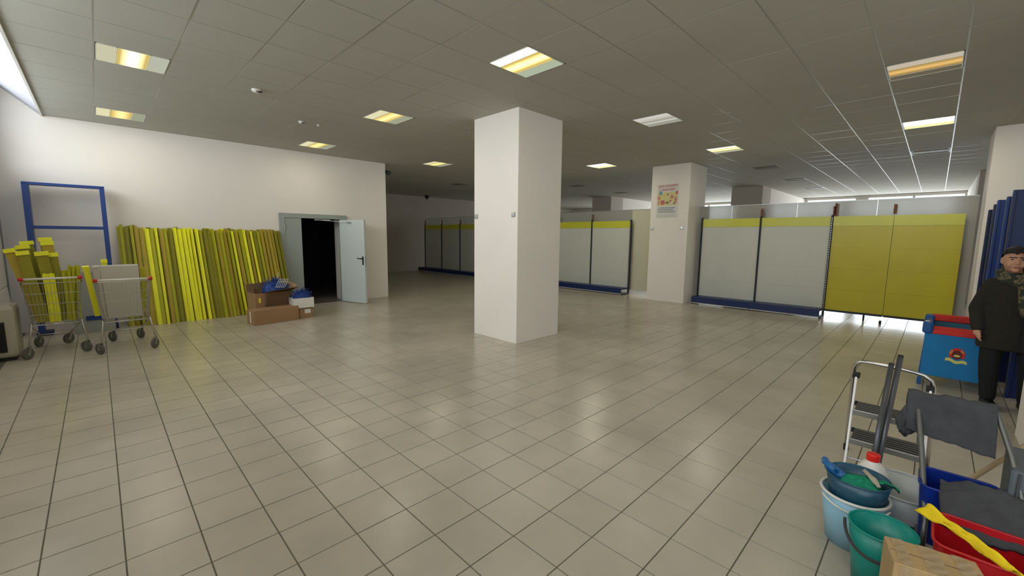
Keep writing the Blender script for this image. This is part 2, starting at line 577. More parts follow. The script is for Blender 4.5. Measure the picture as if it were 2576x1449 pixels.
# left window front with a parapet below and piers between
struct(MB().box(XL - 0.25, XL - 0.03, YB, -0.4, -0.1, 0.62).box(XL - 0.25, XL, -0.4, 9.86, -0.1, 2.5), 'wall_parapet_left', 'wall')
struct(MB().box(XL - 0.25, XL, YB, 10.25, 3.96, 4.3), 'wall_lintel_left', 'wall')
ys = [-7.4, -3.9, -0.4, 3.1, 6.6]
for k, y in enumerate(ys):
    window_front('window_%d' % (k + 1), XL - 0.1, y, y + 3.2 if k < 4 else 9.86, 0.62 if k < 2 else 2.5, 3.96, 1.07, 0.0, 1, k)
pr = MB()
for y in (-4.2, -0.7, 2.8, 6.3):
    pr.box(XL - 0.25, XL - 0.02, y, y + 0.3, 0.62 if y < 0 else 2.5, 3.96)
struct(pr, 'wall_piers_left', 'wall')
# pale panelled pier at the far end of the window front with its ledge
pier = struct(MB().box(-1.049, -1.02, 8.5, 9.86, 0.80, 2.62), 'wall_pier_left', 'white_plastic', bevel=0.01)
struct(MB().box(-1.6, XL + 0.01, 9.86, 10.3, 0, 3.99), 'wall_corner_left', 'grey_plastic')
struct(MB().hexa([(-1.049, 8.5, 0.0), (-0.96, 8.5, 0.0), (-0.96, 9.86, 0.0), (-1.049, 9.86, 0.0)],
                 [(-1.049, 8.5, 0.80), (-1.02, 8.5, 0.78), (-1.02, 9.86, 0.78), (-1.049, 9.86, 0.80)]), 'trim_2', 'white_plastic', bevel=0.008)
# far window front
struct(MB().box(XR, XR + 0.25, YB, YF, -0.1, 0.35), 'wall_parapet_far', 'wall')
struct(MB().box(XR, XR + 0.25, YB, YF, H, H + 0.3), 'wall_lintel_far', 'wall')
for k, (a, b) in enumerate([(-7.4, -1.0), (-0.6, 2.2), (2.55, 4.3), (4.6, 9.9), (10.6, 13.9)]):
    window_front('window_%d' % (k + 6), XR + 0.08, a, b, 0.35, H, 1.4, 0.0, -1, k)
pf = MB()
for a, b in ((-1.0, -0.6), (2.2, 2.55), (4.3, 4.6), (9.9, 10.6), (13.9, YF)):
    pf.box(XR, XR + 0.25, a, b, 0.35, H)
struct(pf, 'wall_piers_far', 'wall')

# ================================================================== COLUMNS
collabels = {
    0: 'large white square column in the middle of the tiled floor',
    1: 'white square column with a poster taped on it beside the blue and white shelving',
    2: 'cream square column at the right behind the stacked blue panels',
    3: 'white column edge at the right picture border beside the man',
    4: 'grey column rising behind the white sheet partition above the first white shelving bays',
    5: 'grey column behind the partition at the far right above the yellow panels',
    6: 'grey column behind the partition just right of the large white column',
    7: 'column behind the large white column near the left shelving',
}
for k in range(8):
    x, y = COLS[k]
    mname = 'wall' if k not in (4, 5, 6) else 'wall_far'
    o = MB().box(x, x + 1.0, y, y + 1.0, 0, H + 0.02).build('column', mname, bevel=0.006)
    tag(o, collabels[k], 'column')
    if k == 7:
        bpy.data.objects.remove(o)


# ================================================================== DOOR
dr = struct(MB().box(2.885, 2.99, 10.20, 10.30, 0, 2.10).box(4.22, 4.385, 10.20, 10.30, 0, 2.10).box(2.99, 4.22, 10.20, 10.30, 2.0, 2.10), 'door_1', 'door_grey', bevel=0.004)
leaf = MB().box(2.99, 3.345, 10.215, 10.265, 0.01, 2.0).build('fixed_leaf', 'door_grey', dr, bevel=0.003)
for z in (0.25, 1.72):
    MB().tube([(2.985, 10.19, z), (2.985, 10.19, z + 0.13)], 0.012, 10).build('hinge', 'alu', leaf)
MB().box(3.345, 4.22, 10.2, 10.32, -0.003, 0.012).build('threshold', 'alu', dr)
# open leaf, hinged on the right jamb and swung into the hall
h0 = Vector((4.20, 10.19, 0)); h1 = Vector((4.455, 9.43, 0))
du = (h1 - h0).normalized(); dn = Vector((-du.y, du.x, 0))   # normal pointing +x side
th = 0.05


def leafpt(s, n, z): return h0 + du * s + dn * n + Vector((0, 0, z))


LW = (h1 - h0).length
lf = MB().hexa([leafpt(0, 0, 0.015), leafpt(0, th, 0.015), leafpt(LW, th, 0.015), leafpt(LW, 0, 0.015)][::-1],
               [leafpt(0, 0, 1.985), leafpt(0, th, 1.985), leafpt(LW, th, 1.985), leafpt(LW, 0, 1.985)][::-1])
openleaf = lf.build('open_leaf', 'door_white', dr, bevel=0.003)
hb = MB()
hb.bar(leafpt(LW - 0.055, -0.006, 0.93), leafpt(LW - 0.055, -0.006, 1.13), 0.035, 0.012, dn)
hb.tube([leafpt(LW - 0.055, -0.005, 1.08), leafpt(LW - 0.055, -0.055, 1.08), leafpt(LW - 0.19, -0.055, 1.085)], 0.011, 8)
hb.build('handle', 'dark_plastic', openleaf)
MB().bar(leafpt(LW + 0.001, th / 2, 0.9), leafpt(LW + 0.001, th / 2, 1.14), 0.02, 0.004, du).build('lock_plate', 'alu', openleaf)
cl = MB()
cl.box(3.62, 3.98, 10.17, 10.2, 1.955, 1.99)
cl.bar((3.8, 10.16, 1.965), leafpt(0.28, -0.02, 1.93), 0.02, 0.01)
cl.bar(leafpt(0.28, -0.02, 1.93), leafpt(0.40, -0.01, 1.92), 0.035, 0.03)
cl.build('door_closer', 'alu', dr)
# things dimly seen in the store room
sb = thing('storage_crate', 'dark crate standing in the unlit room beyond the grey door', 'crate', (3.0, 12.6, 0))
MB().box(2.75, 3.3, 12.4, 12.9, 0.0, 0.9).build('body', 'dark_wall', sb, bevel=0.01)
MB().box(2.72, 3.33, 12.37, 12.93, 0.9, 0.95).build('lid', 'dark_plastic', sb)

# ================================================================== CEILING LAMPS
M['tray'] = mat('lamp_reflector_white', (214, 214, 200), 0.35)


def lamp_center(name, core, edge, strength, w):
    m = bpy.data.materials.new(name)
    m.use_nodes = True
    nt = m.node_tree; N, L = nt.nodes, nt.links
    N.clear()
    tc = N.new('ShaderNodeTexCoord'); sp = N.new('ShaderNodeSeparateXYZ')
    L.new(tc.outputs['Object'], sp.inputs[0])
    ab = N.new('ShaderNodeMath'); ab.operation = 'ABSOLUTE'; L.new(sp.outputs['X'], ab.inputs[0])
    rp = N.new('ShaderNodeValToRGB')
    sc_ = N.new('ShaderNodeMath'); sc_.operation = 'MULTIPLY'; sc_.inputs[1].default_value = 1 / 0.13
    L.new(ab.outputs[0], sc_.inputs[0]); L.new(sc_.outputs[0], rp.inputs[0])
    rp.color_ramp.elements[0].color = (*core, 1); rp.color_ramp.elements[0].position = 0.0
    rp.color_ramp.elements[1].color = (*edge, 1); rp.color_ramp.elements[1].position = w
    wv = N.new('ShaderNodeTexWave'); wv.inputs['Scale'].default_value = 22; wv.bands_direction = 'X'
    L.new(tc.outputs['Object'], wv.inputs['Vector'])
    wm = N.new('ShaderNodeMapRange'); wm.inputs['To Min'].default_value = 0.85; wm.inputs['To Max'].default_value = 1.05
    L.new(wv.outputs['Fac'], wm.inputs['Value'])
    ms = N.new('ShaderNodeMath'); ms.operation = 'MULTIPLY'; ms.inputs[1].default_value = strength
    L.new(wm.outputs[0], ms.inputs[0])
    e = N.new('ShaderNodeEmission'); L.new(rp.outputs[0], e.inputs['Color']); L.new(ms.outputs[0], e.inputs['Strength'])
    o = N.new('ShaderNodeOutputMaterial'); L.new(e.outputs[0], o.inputs['Surface'])
    return m


LM = {  # side trays: reflected lamp light painted as emission, brighter on the low-x side
    'a': (lamp_center('lamp_basket_hot', (3.2, 2.7, 1.5), (0.72, 0.55, 0.16), 1.0, 0.8), emit('tray_painted_glow_a', (0.72, 0.70, 0.48), 0.85), emit('tray_painted_glow_a2', (0.62, 0.64, 0.50), 0.8)),
    'b': (lamp_center('lamp_basket_warm', (1.6, 1.25, 0.5), (0.66, 0.50, 0.14), 1.0, 0.9), emit('tray_painted_glow_b', (0.95, 0.90, 0.55), 0.85), emit('tray_painted_glow_b2', (0.45, 0.47, 0.33), 0.8)),
    'w': (lamp_center('lamp_basket_bright', (2.6, 2.1, 0.9), (0.8, 0.58, 0.14), 1.0, 0.7), emit('tray_painted_glow_w', (1.0, 0.95, 0.72), 1.9), emit('tray_painted_glow_w2', (0.55, 0.62, 0.45), 0.8)),
    'd': (lamp_center('lamp_basket_dim', (0.36, 0.33, 0.27), (0.7, 0.7, 0.6), 1.0, 0.9), emit('tray_painted_glow_d', (0.72, 0.68, 0.62), 0.9), emit('tray_painted_glow_d2', (0.5, 0.5, 0.42), 0.7)),
    'x': (lamp_center('lamp_basket_glare', (6, 5.2, 3.2), (2.2, 1.9, 0.8), 1.0, 0.9), emit('tray_painted_glow_x', (1.0, 0.97, 0.9), 5.0), emit('tray_painted_glow_x2', (0.9, 0.85, 0.4), 1.2)),
    'o': (lamp_center('lamp_basket_amber', (0.95, 0.6, 0.2), (0.36, 0.22, 0.06), 1.0, 0.9), emit('tray_painted_glow_o', (0.72, 0.62, 0.48), 0.8), emit('tray_painted_glow_o2', (0.2, 0.17, 0.11), 0.7)),
}
M['off_tray'] = mat('lamp_off_tray', (120, 112, 98), 0.4)
M['off_basket'] = mat('lamp_off_basket', (74, 68, 58), 0.5)
LAMPLAB = {
    (-1, 4): 'square ceiling lamp with a white-hot centre nearest the left windows',
    (-1, 9): 'square ceiling lamp above the blue metal frame near the left wall',
    (4, 9): 'lit ceiling lamp by the left wall above the door and yellow strips',
    (4, 4): 'lit ceiling lamp left of the large white column',
    (4, -1): 'largest lit ceiling lamp, right above the big white column',
    (9, 9): 'small lit ceiling lamp over the dark passage past the door wall',
    (9, 4): 'ceiling lamp directly behind the large white column',
    (9, -1): 'pale ceiling lamp with two thin bright lines right of the big column',
    (14, 4): 'glaring ceiling lamp between the big column and the poster column',
    (14, 9): 'ceiling lamp hidden behind the large column near the far shelving',
    (14, -1): 'thin bright ceiling lamp above the poster column, right side',
    (9, -6): 'amber glowing ceiling lamp at the upper right of the picture',
    (14, -6): 'bright white ceiling lamp at the right above the yellow panels',
}


BEH = {(-1, -1): 'lit ceiling lamp straight above the photographer', (4, -6): 'lit ceiling lamp above the cleaning trolley, out of the picture', (4, -11): 'lit ceiling lamp behind the photographer on the right',
       (-1, -6): 'lit ceiling lamp behind the photographer near the windows', (9, -11): 'lit ceiling lamp far behind the man, out of the picture'}


def lamp_unit(d, c, kind):
    x, y = CX0 + (d + 0.5) * CS, CY0 + (c + 0.5) * CS
    if kind:
        lab = LAMPLAB.get((d, c)) or BEH[(d, c)]
        t = thing('ceiling_lamp', lab, 'ceiling lamp', (x, y, H), 'lit lamps in the tiled ceiling')
    else:
        t = thing('ceiling_lamp', OFF[(d, c)], 'ceiling lamp', (x, y, H), 'unlit lamps in the far ceiling')
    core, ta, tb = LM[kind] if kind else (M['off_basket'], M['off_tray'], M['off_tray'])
    h = 0.288
    f = MB()
    for a in ((-h, h, -h, -h + 0.008), (-h, h, h - 0.008, h), (-h, -h + 0.008, -h, h), (h - 0.008, h, -h, h), (-0.131, -0.126, -h, h), (0.126, 0.131, -h, h)):
        f.box(x + a[0], x + a[1], y + a[2], y + a[3], H - 0.003, H + 0.028)
    f.build('frame', 'tray', t)
    # shallow pyramidal side reflectors: the outer edge flush, the inner edge raised
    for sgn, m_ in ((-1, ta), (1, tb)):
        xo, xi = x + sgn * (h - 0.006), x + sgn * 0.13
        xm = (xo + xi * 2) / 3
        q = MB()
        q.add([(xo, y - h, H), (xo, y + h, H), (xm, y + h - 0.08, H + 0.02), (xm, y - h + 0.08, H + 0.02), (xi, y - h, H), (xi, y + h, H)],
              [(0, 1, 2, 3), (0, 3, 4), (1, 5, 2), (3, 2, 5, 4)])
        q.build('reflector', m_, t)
    # centre basket, bulging slightly below the ceiling
    k = MB()
    n = 8
    pts = []
    for i in range(n + 1):
        u = -1 + 2 * i / n
        pts.append((u * 0.126, 0.004 - 0.004 * (1 - u * u)))
    vs_ = []
    for (px_, pz) in pts:
        vs_ += [(px_, -h + 0.008, pz), (px_, h - 0.008, pz)]
    k.add(vs_, [(2 * i, 2 * i + 1, 2 * i + 3, 2 * i + 2) for i in range(n)])
    me = k.mesh('basket'); me.materials.append(core)
    inst('basket', me, (0, 0, 0), t)
    if kind:
        e = {'a': 16, 'b': 12, 'w': 16, 'd': 4, 'x': 26, 'o': 6}[kind] * LAMP / 7.0
        l = bpy.data.lights.new('lamp_light', 'AREA'); l.shape = 'SQUARE'; l.size = 0.5; l.energy = e; l.color = (1.0, 0.93, 0.74)
        l.cycles.use_multiple_importance_sampling = True
        lo = bpy.data.objects.new('lamp_light', l); lo.location = (0, 0, -0.03); lo.parent = t
        COL.objects.link(lo)
    return t


for d, c, kd in LIT: lamp_unit(d, c, kd)
for d, c in OFF: lamp_unit(d, c, None)

# smoke detectors and small ceiling fittings
for (x, y, r, lab) in ((1.613, 6.35, 0.055, 'round smoke detector with a dark slot on the ceiling left of the big column'), (2.54, 7.53, 0.04, 'small white smoke detector farther along the ceiling towards the door')):
    t = thing('smoke_detector', lab, 'smoke detector', (x, y, H))
    MB().lathe([(r, 0), (r * 1.05, -0.012), (r * 0.8, -0.03), (r * 0.5, -0.04)], (x, y, H), 24).build('body', 'white_plastic', t, smooth=True)
    MB().box(x - 0.01, x + r * 0.95, y - r * 0.8, y - r * 0.3, H - 0.037, H - 0.024).build('slot', 'dark_plastic', t)
o = MB().lathe([(0.018, 0), (0.018, -0.02), (0.008, -0.035), (0.0, -0.037)], (2.81, 7.53, H), 16).build('ceiling_sensor', 'white_plastic', smooth=True)
tag(o, 'tiny white sprinkler sensor beside the small smoke detector', 'sensor')
t = thing('security_camera', 'dark security camera at the top corner of the door wall', 'security camera', (5.5, 10.3, 3.3))
MB().bar((5.47, 10.33, 3.30), (5.56, 10.31, 3.29), 0.05, 0.05).build('bracket', 'dark_plastic', t)
MB().tube([(5.53, 10.36, 3.29), (5.62, 10.24, 3.24)], 0.05, 12).build('housing', 'dark_plastic', t, smooth=False)
t = thing('dome_camera', 'small dark dome camera under the ceiling in the dim passage', 'security camera', (10.9, 16.6, H))
MB().lathe([(0.10, 0), (0.10, -0.05), (0.08, -0.12), (0.04, -0.16), (0.0, -0.17)], (10.9, 16.6, H), 16).build('dome', 'dark_plastic', t, smooth=True)

# ================================================================== COLUMN FITTINGS
def coat_hook(x, y, z, lab):
    t = thing('wall_hook', lab, 'bracket', (x, y, z))
    MB().box(x - 0.006, x, y - 0.04, y + 0.04, z - 0.035, z + 0.035).build('back_plate', 'alu', t, bevel=0.003)
    MB().box(x - 0.03, x - 0.006, y - 0.028, y + 0.02, z - 0.028, z + 0.03).build('clip', 'chrome', t, bevel=0.004)


coat_hook(4.44, 5.32, 1.95, 'small chrome bracket near the left edge of the large column')
coat_hook(4.44, 4.465, 1.957, 'small chrome bracket near the corner edge of the large column')
coat_hook(10.44, 5.307, 1.89, 'small chrome bracket left below the poster on the far column')
coat_hook(10.44, 4.52, 1.905, 'small chrome bracket right below the poster on the far column')


def text_mesh(txt, size, shear=0.0, bold=0.0, font_space=1.0):
    cu_ = bpy.data.curves.new('t', 'FONT')
    cu_.body = txt; cu_.size = size; cu_.shear = shear; cu_.offset = bold; cu_.align_x = 'CENTER'; cu_.space_character = font_space
    ob = bpy.data.objects.new('t', cu_)
    COL.objects.link(ob)
    bpy.context.view_layer.update()
    dg = bpy.context.evaluated_depsgraph_get()
    me = bpy.data.meshes.new_from_object(ob.evaluated_get(dg))
    bpy.data.objects.remove(ob); bpy.data.curves.remove(cu_)
    return me


def put_text(name, txt, width, height, origin, ux, uz, nrm, m, parent, shear=0.0, bold=0.0):
    """fit txt in width x height, centred at origin, along ux and uz, raised along nrm"""
    me = text_mesh(txt, 1.0, shear, bold)
    xs = [v.co.x for v in me.vertices]; ys_ = [v.co.y for v in me.vertices]
    sx = width / (max(xs) - min(xs)); sy = height / (max(ys_) - min(ys_))
    cx, cy = (max(xs) + min(xs)) / 2, (max(ys_) + min(ys_)) / 2
    o_ = Vector(origin); ux, uz, nrm = Vector(ux), Vector(uz), Vector(nrm)
    org = Vector(ORG.get(parent.name, (0, 0, 0)))
    for v in me.vertices:
        v.co = o_ + ux * ((v.co.x - cx) * sx) + uz * ((v.co.y - cy) * sy) + nrm * 0.0 - org
    me.materials.clear(); me.materials.append(M[m])
    ob = bpy.data.objects.new(name, me); COL.objects.link(ob); ob.parent = parent
    ORG[ob.name] = tuple(org)
    return ob


# poster on the second column (plane x = 10.44, seen from lower x); picture-left is +y
M['print_red'] = mat('print_red', (200, 44, 62), 0.5); M['print_blue'] = mat('print_blue', (50, 84, 150), 0.5); M['print_teal'] = mat('print_teal', (60, 150, 176), 0.5)
M['print_orange'] = mat('print_orange', (224, 130, 64), 0.5); M['print_yellow'] = mat('print_yellow', (222, 214, 120), 0.5); M['print_grey'] = mat('print_grey', (176, 176, 172), 0.5)
M['print_pink'] = mat('print_pink', (206, 112, 108), 0.5); M['print_brown'] = mat('print_brown', (112, 78, 50), 0.5); M['sleeve'] = mat('clear_sleeve', (236, 236, 236), 0.08, alpha=0.10)
PX = 10.44
post = thing('poster', 'white birthday poster with red heading taped on the second column', 'poster', (PX - 0.002, 4.93, 2.57))
MB().box(PX - 0.004, PX - 0.001, 4.655, 5.215, 2.17, 3.0).build('sheet', 'paper', post)


def pdisc(y, z, ry, rz, m, lay=1, n=18, name='printed_shape'):
    b = MB()
    X_ = PX - 0.004 - 0.0006 * lay
    pts = [(X_, y + ry * math.cos(2 * math.pi * k / n), z + rz * math.sin(2 * math.pi * k / n)) for k in range(n)]
    b.add(pts, [tuple(range(n))])
    return b.build(name, m, post)


def prect(y0, y1, z0, z1, m, lay=1, name='printed_band'):
    X_ = PX - 0.004 - 0.0006 * lay
    return MB().add([(X_, y0, z0), (X_, y0, z1), (X_, y1, z1), (X_, y1, z0)], [(0, 1, 2, 3)]).build(name, m, post)


put_text('heading', 'ДЕНЬ РОЖДЕНИЯ', 0.50, 0.062, (PX - 0.0052, 4.935, 2.955), (0, -1, 0.03), (0, 0, 1), (-1, 0, 0), 'print_red', post, shear=0.25, bold=0.03)
put_text('heading', 'С "ИГРОВАРОК"', 0.42, 0.062, (PX - 0.0052, 4.945, 2.865), (0, -1, 0.03), (0, 0, 1), (-1, 0, 0), 'print_red', post, shear=0.25, bold=0.03)
prect(4.675, 5.20, 2.47, 2.80, 'print_yellow', 1)
for (y, z, a, b, m_) in ((5.12, 2.785, .045, .05, 'print_teal'), (5.16, 2.66, .045, .055, 'print_orange'), (4.70, 2.78, .03, .05, 'print_red'), (5.06, 2.55, .065, .06, 'print_red'),
                         (4.93, 2.70, .07, .05, 'print_yellow'), (4.93, 2.745, .03, .016, 'print_brown'), (4.82, 2.68, .045, .05, 'print_pink'), (4.72, 2.60, .035, .09, 'print_pink'),
                         (4.80, 2.53, .07, .022, 'paper'), (4.76, 2.52, .025, .025, 'print_orange'), (4.94, 2.54, .05, .03, 'print_brown'), (4.86, 2.58, .04, .03, 'print_pink'), (5.17, 2.54, .02, .06, 'print_pink')):
    pdisc(y, z, a, b, m_, 2)
prect(4.72, 5.16, 2.405, 2.422, 'print_blue', 1); prect(4.77, 5.19, 2.365, 2.382, 'print_blue', 1)
prect(4.72, 5.18, 2.29, 2.345, 'print_grey', 1); prect(4.72, 5.20, 2.22, 2.228, 'print_grey', 1); prect(4.70, 5.20, 2.185, 2.192, 'print_grey', 1)
MB().box(PX - 0.0075, PX - 0.0065, 4.648, 5.222, 2.165, 3.005).build('clear_sleeve', 'sleeve', post)

# ================================================================== PARTITION (x = 11.14) AND SHELVING
SX = 11.0
PART_LAB = 'tall white sheet of the partition standing off the floor behind the shelving'
edges = [-0.46, 0.9, 2.25, 3.6, 4.95, 6.3, 7.65, 9.0, 10.35, 11.7]
wpos = ['rightmost, ending beside the cream column', 'behind the two yellow bays', 'behind the dark post between white and yellow bays', 'left of the dark post, behind the white bays',
        'behind the poster column', 'seen bare between poster column and shelving', 'behind the bay right of the big column', 'behind the big column', 'hidden behind the big column']
for i in range(len(edges) - 1):
    y0, y1 = edges[i], edges[i + 1]
    t = thing('partition_panel', 'tall white partition sheet ' + wpos[i], 'partition', (11.14, (y0 + y1) / 2, 0), 'white sheets of the partition')
    MB().box(11.13, 11.148, y0 + 0.003, y1 - 0.003, 0.12, 2.44).build('sheet', 'partition_cream' if i == 4 else 'partition', t)
    MB().box(11.125, 11.153, y0 + 0.003, y1 - 0.003, 2.44, 2.455).build('top_edge', 'alu', t)
    for yy in (y0 + 0.006,):
        MB().box(11.115, 11.16, yy, yy + 0.03, 0, 0.14).build('foot', 'dark_steel', t)
for i, (y0, y1) in enumerate([(11.7, 13.05), (13.05, 14.4), (14.4, 15.75), (15.75, 17.25)]):
    t = thing('glass_screen', 'clear glass sheet of the partition in the dim passage ' + ['beside the big column edge', 'over the second dim bay', 'over the third dim bay', 'nearest the back wall'][i], 'partition', (11.14, (y0 + y1) / 2, 0), 'glass sheets of the partition')
    MB().box(11.135, 11.143, y0 + 0.003, y1 - 0.003, 0.12, 2.44).build('pane', 'glass', t)
    MB().box(11.13, 11.148, y0 + 0.003, y1 - 0.003, 2.44, 2.452).build('top_edge', 'alu', t)
    for yy in (y0 + 0.08, y1 - 0.1):
        MB().box(11.115, 11.16, yy, yy + 0.03, 0, 0.14).build('foot', 'dark_steel', t)


def upright(y, parent, top=2.16, slots=True):
    b = MB().box(SX - 0.03, SX + 0.04, y - 0.018, y + 0.018, 0.0, top)
    o = b.build('upright', 'dark_steel', parent)
    if slots:
        s = MB()
        for k in range(40):
            z = 0.12 + k * 0.05
            s.box(SX - 0.032, SX - 0.029, y - 0.006, y + 0.006, z, z + 0.03)
        s.build('slot_row', 'alu' if slots == 2 else 'black', o, kind='stuff')
    return o


def bay(y0, y1, lab, yellow=False, base=True, left_up=True, right_up=True, post=True, grp=None, dark=False):
    """gondola bay between y0 < y1 at x = SX; picture-left is y1"""
    t = thing('shelving_bay', lab, 'shelving', (SX, (y0 + y1) / 2, 0), grp)
    if left_up: upright(y1, t)
    if right_up: upright(y0, t, slots=2)
    zs = [0.17, 0.61, 1.05, 1.49, 1.93, 2.13]
    for k in range(5):
        m_ = 'yellow_panel' if yellow else ('yellow_band' if k == 4 else 'grey_panel')
        if yellow and k == 4: m_ = 'yellow_band'
        tx = 0.006 if k == 4 else 0.0
        ga = 0.003 if yellow else 0.018
        MB().box(SX - 0.004 - tx, SX + 0.012, y0 + ga, y1 - ga, zs[k] + 0.0006, zs[k + 1] - 0.0006).build('back_panel', m_, t)
    if post:
        MB().box(SX + 0.0, SX + 0.035, y1 - 0.022, y1 + 0.022, 2.16, 2.34).build('wood_block', 'brown_wood', t)
    if base:
        b = MB().box(SX - 0.39, SX - 0.03, y0 + 0.004, y1 - 0.004, 0.15, 0.19)
        sh = b.build('base_shelf', 'blue_dark', t, bevel=0.004)
        MB().box(SX - 0.41, SX - 0.385, y0 + 0.002, y1 - 0.002, 0.045, 0.192).build('kick_plate', 'blue_dark', sh, bevel=0.003)
        MB().box(SX - 0.40, SX - 0.03, y0 + 0.006, y1 - 0.006, 0.025, 0.044).build('lower_rail', 'white_plastic', sh)
    else:
        MB().box(SX - 0.02, SX + 0.02, y0 + 0.01, y1 - 0.01, 0.13, 0.17).build('lower_rail', 'dark_steel', t)
    for yy in ((y0 + 0.02,) if not left_up else ((y0, y1) if right_up else (y1,))):
        MB().box(SX - 0.36 if base else SX - 0.12, SX - 0.03, yy - 0.018, yy + 0.018, 0.0, 0.045 if base else 0.06).build('foot', 'dark_steel' if base else 'black', t)
    return t


GW = 'shelving bays along the partition'
bay(2.915, 4.24, 'empty pale grey shelving bay with yellow header, just right of the poster column', left_up=True, right_up=False, post=False, grp=GW)
bay(1.585, 2.915, 'empty pale grey shelving bay with blue base, touching the yellow bays', left_up=True, right_up=True, grp=GW)
t = bay(0.625, 1.565, 'yellow shelving bay standing between the pale grey bays and the last yellow bay', yellow=True, base=False, left_up=False, right_up=False, grp=GW)
MB().box(SX + 0.0, SX + 0.035, 1.52, 1.56, 2.13, 2.40).build('wood_block', 'brown_wood', t)
bay(-0.32, 0.625, 'yellow shelving bay at the far right end of the row', yellow=True, base=False, left_up=False, right_up=False, grp=GW)
labs = ['pale grey shelving bay with blue base, nearest the poster column on its left', 'pale grey shelving bay right beside the big white column',
        'shelving bay hidden behind the big white column', 'shelving bay hidden behind the big column, farther back', 'shelving bay hidden deep behind the big column',
        'dim shelving bay showing at the left edge of the big column', 'dim shelving bay in the passage, second from the big column', 'dim shelving bay at the end of the passage with a dark end post']
y = 6.25
for k in range(8):
    bay(y, y + 1.335, labs[k], left_up=True, right_up=(k == 0), grp=GW)
    y += 1.335
# bright bare sheet piece: pale header strip continuing over the partition beside the poster column
# ================================================================== BLUE METAL FRAME against the left wall
t = thing('metal_frame', 'tall blue metal frame with one cross bar leaning at the left wall behind the carts', 'metal frame', (-0.32, 10.0, 0))


def fpt(x, n, z):      # leans: foot at y = 9.93, top at y = 10.19 ; n forward (towards lower y)
    return Vector((x, 9.95 + 0.09 * z / 2.4 * 2 - n, z))


def fbar(x0, x1, n0, n1, z0, z1, nm, m_='blue_steel'):
    b = MB().hexa([fpt(x0, n1, z0), fpt(x1, n1, z0), fpt(x1, n0, z0), fpt(x0, n0, z0)], [fpt(x0, n1, z1), fpt(x1, n1, z1), fpt(x1, n0, z1), fpt(x0, n0, z1)])
    return b.build(nm, m_, t, bevel=0.003)


fbar(-0.76, -0.69, 0.0, 0.20, 0.0, 2.38, 'post')
fbar(0.095, 0.155, 0.0, 0.20, 0.0, 2.38, 'post')
fbar(-0.76, 0.155, 0.0, 0.20, 2.35, 2.39, 'top_bar')
fbar(-0.69, 0.095, 0.14, 0.19, 1.67, 1.72, 'cross_bar')
fbar(-0.69, 0.095, 0.14, 0.19, 0.30, 0.35, 'cross_bar', 'blue_dark')
fbar(-0.78, -0.60, -0.0, 0.22, 0.0, 0.06, 'foot', 'blue_dark')
fbar(-0.02, 0.16, -0.0, 0.22, 0.0, 0.06, 'foot', 'blue_dark')
t = thing('grey_board', 'tall grey board leaning behind the two shopping carts', 'board', (-0.1, 9.72, 0))
b = MB().hexa([(-0.36, 9.56, 0.0), (0.12, 9.56, 0.0), (0.12, 9.60, 0.0), (-0.36, 9.60, 0.0)], [(-0.36, 9.70, 0.98), (0.12, 9.70, 0.98), (0.12, 9.74, 0.98), (-0.36, 9.74, 0.98)])
b.build('panel', 'grey_plastic', t, bevel=0.004)
MB().box(-0.22, -0.02, 9.575, 9.597, 0.20, 0.27).build('blue_label', 'blue_steel', t)
# air unit on the floor
t = thing('air_unit', 'beige floor air unit with a dark vertical grille at the left picture edge', 'heater', (-0.94, 8.27, 0))
b = MB().box(-1.07, -0.80, 8.06, 8.48, 0.04, 0.70)
b.build('housing', mat('beige_housing', (176, 170, 150), 0.5), t, bevel=0.05)
gr = MB().box(-0.975, -0.90, 8.048, 8.062, 0.12, 0.50).build('grille', 'black', t)
for k in range(11):
    MB().box(-0.975, -0.90, 8.042, 8.050, 0.135 + k * 0.033, 0.143 + k * 0.033).build('slat', 'dark_plastic', gr)
MB().box(-1.05, -0.84, 8.10, 8.45, 0.0, 0.04).build('base', 'dark_plastic', t)

# ================================================================== YELLOW STRIPS LEANING AT THE WALL
SL = {'bright_yellow': 'bright yellow rail counted from the blue frame along the leaning row', 'lime_yellow': 'greenish yellow rail counted from the blue frame along the leaning row',
      'olive': 'dark olive rail counted from the blue frame along the leaning row', 'ochre': 'dull ochre rail counted from the blue frame along the leaning row'}
ORD = ['first', 'second', 'third', 'fourth', 'fifth', 'sixth', 'seventh', 'eighth', 'ninth', 'tenth', 'eleventh', 'twelfth', 'thirteenth', 'fourteenth', 'fifteenth', 'sixteenth',
       'seventeenth', 'eighteenth', 'nineteenth', 'twentieth', 'twenty-first', 'twenty-second', 'twenty-third', 'twenty-fourth', 'twenty-fifth', 'twenty-sixth', 'twenty-seventh', 'twenty-eighth', 'twenty-ninth', 'thirtieth', 'thirty-first', 'thirty-second', 'thirty-third', 'thirty-fourth', 'thirty-fifth']
cnt = {}
rng = random.Random(11)
n = 78
order = []
for k in range(n):
    u = k / (n - 1)
    if u < 0.12: pool = ['ochre', 'olive', 'ochre', 'lime_yellow']
    elif u < 0.62: pool = ['bright_yellow', 'bright_yellow', 'lime_yellow', 'ochre', 'olive', 'lime_yellow']
    else: pool = ['ochre', 'ochre', 'lime_yellow', 'olive', 'bright_yellow', 'ochre']
    order.append(rng.choice(pool))
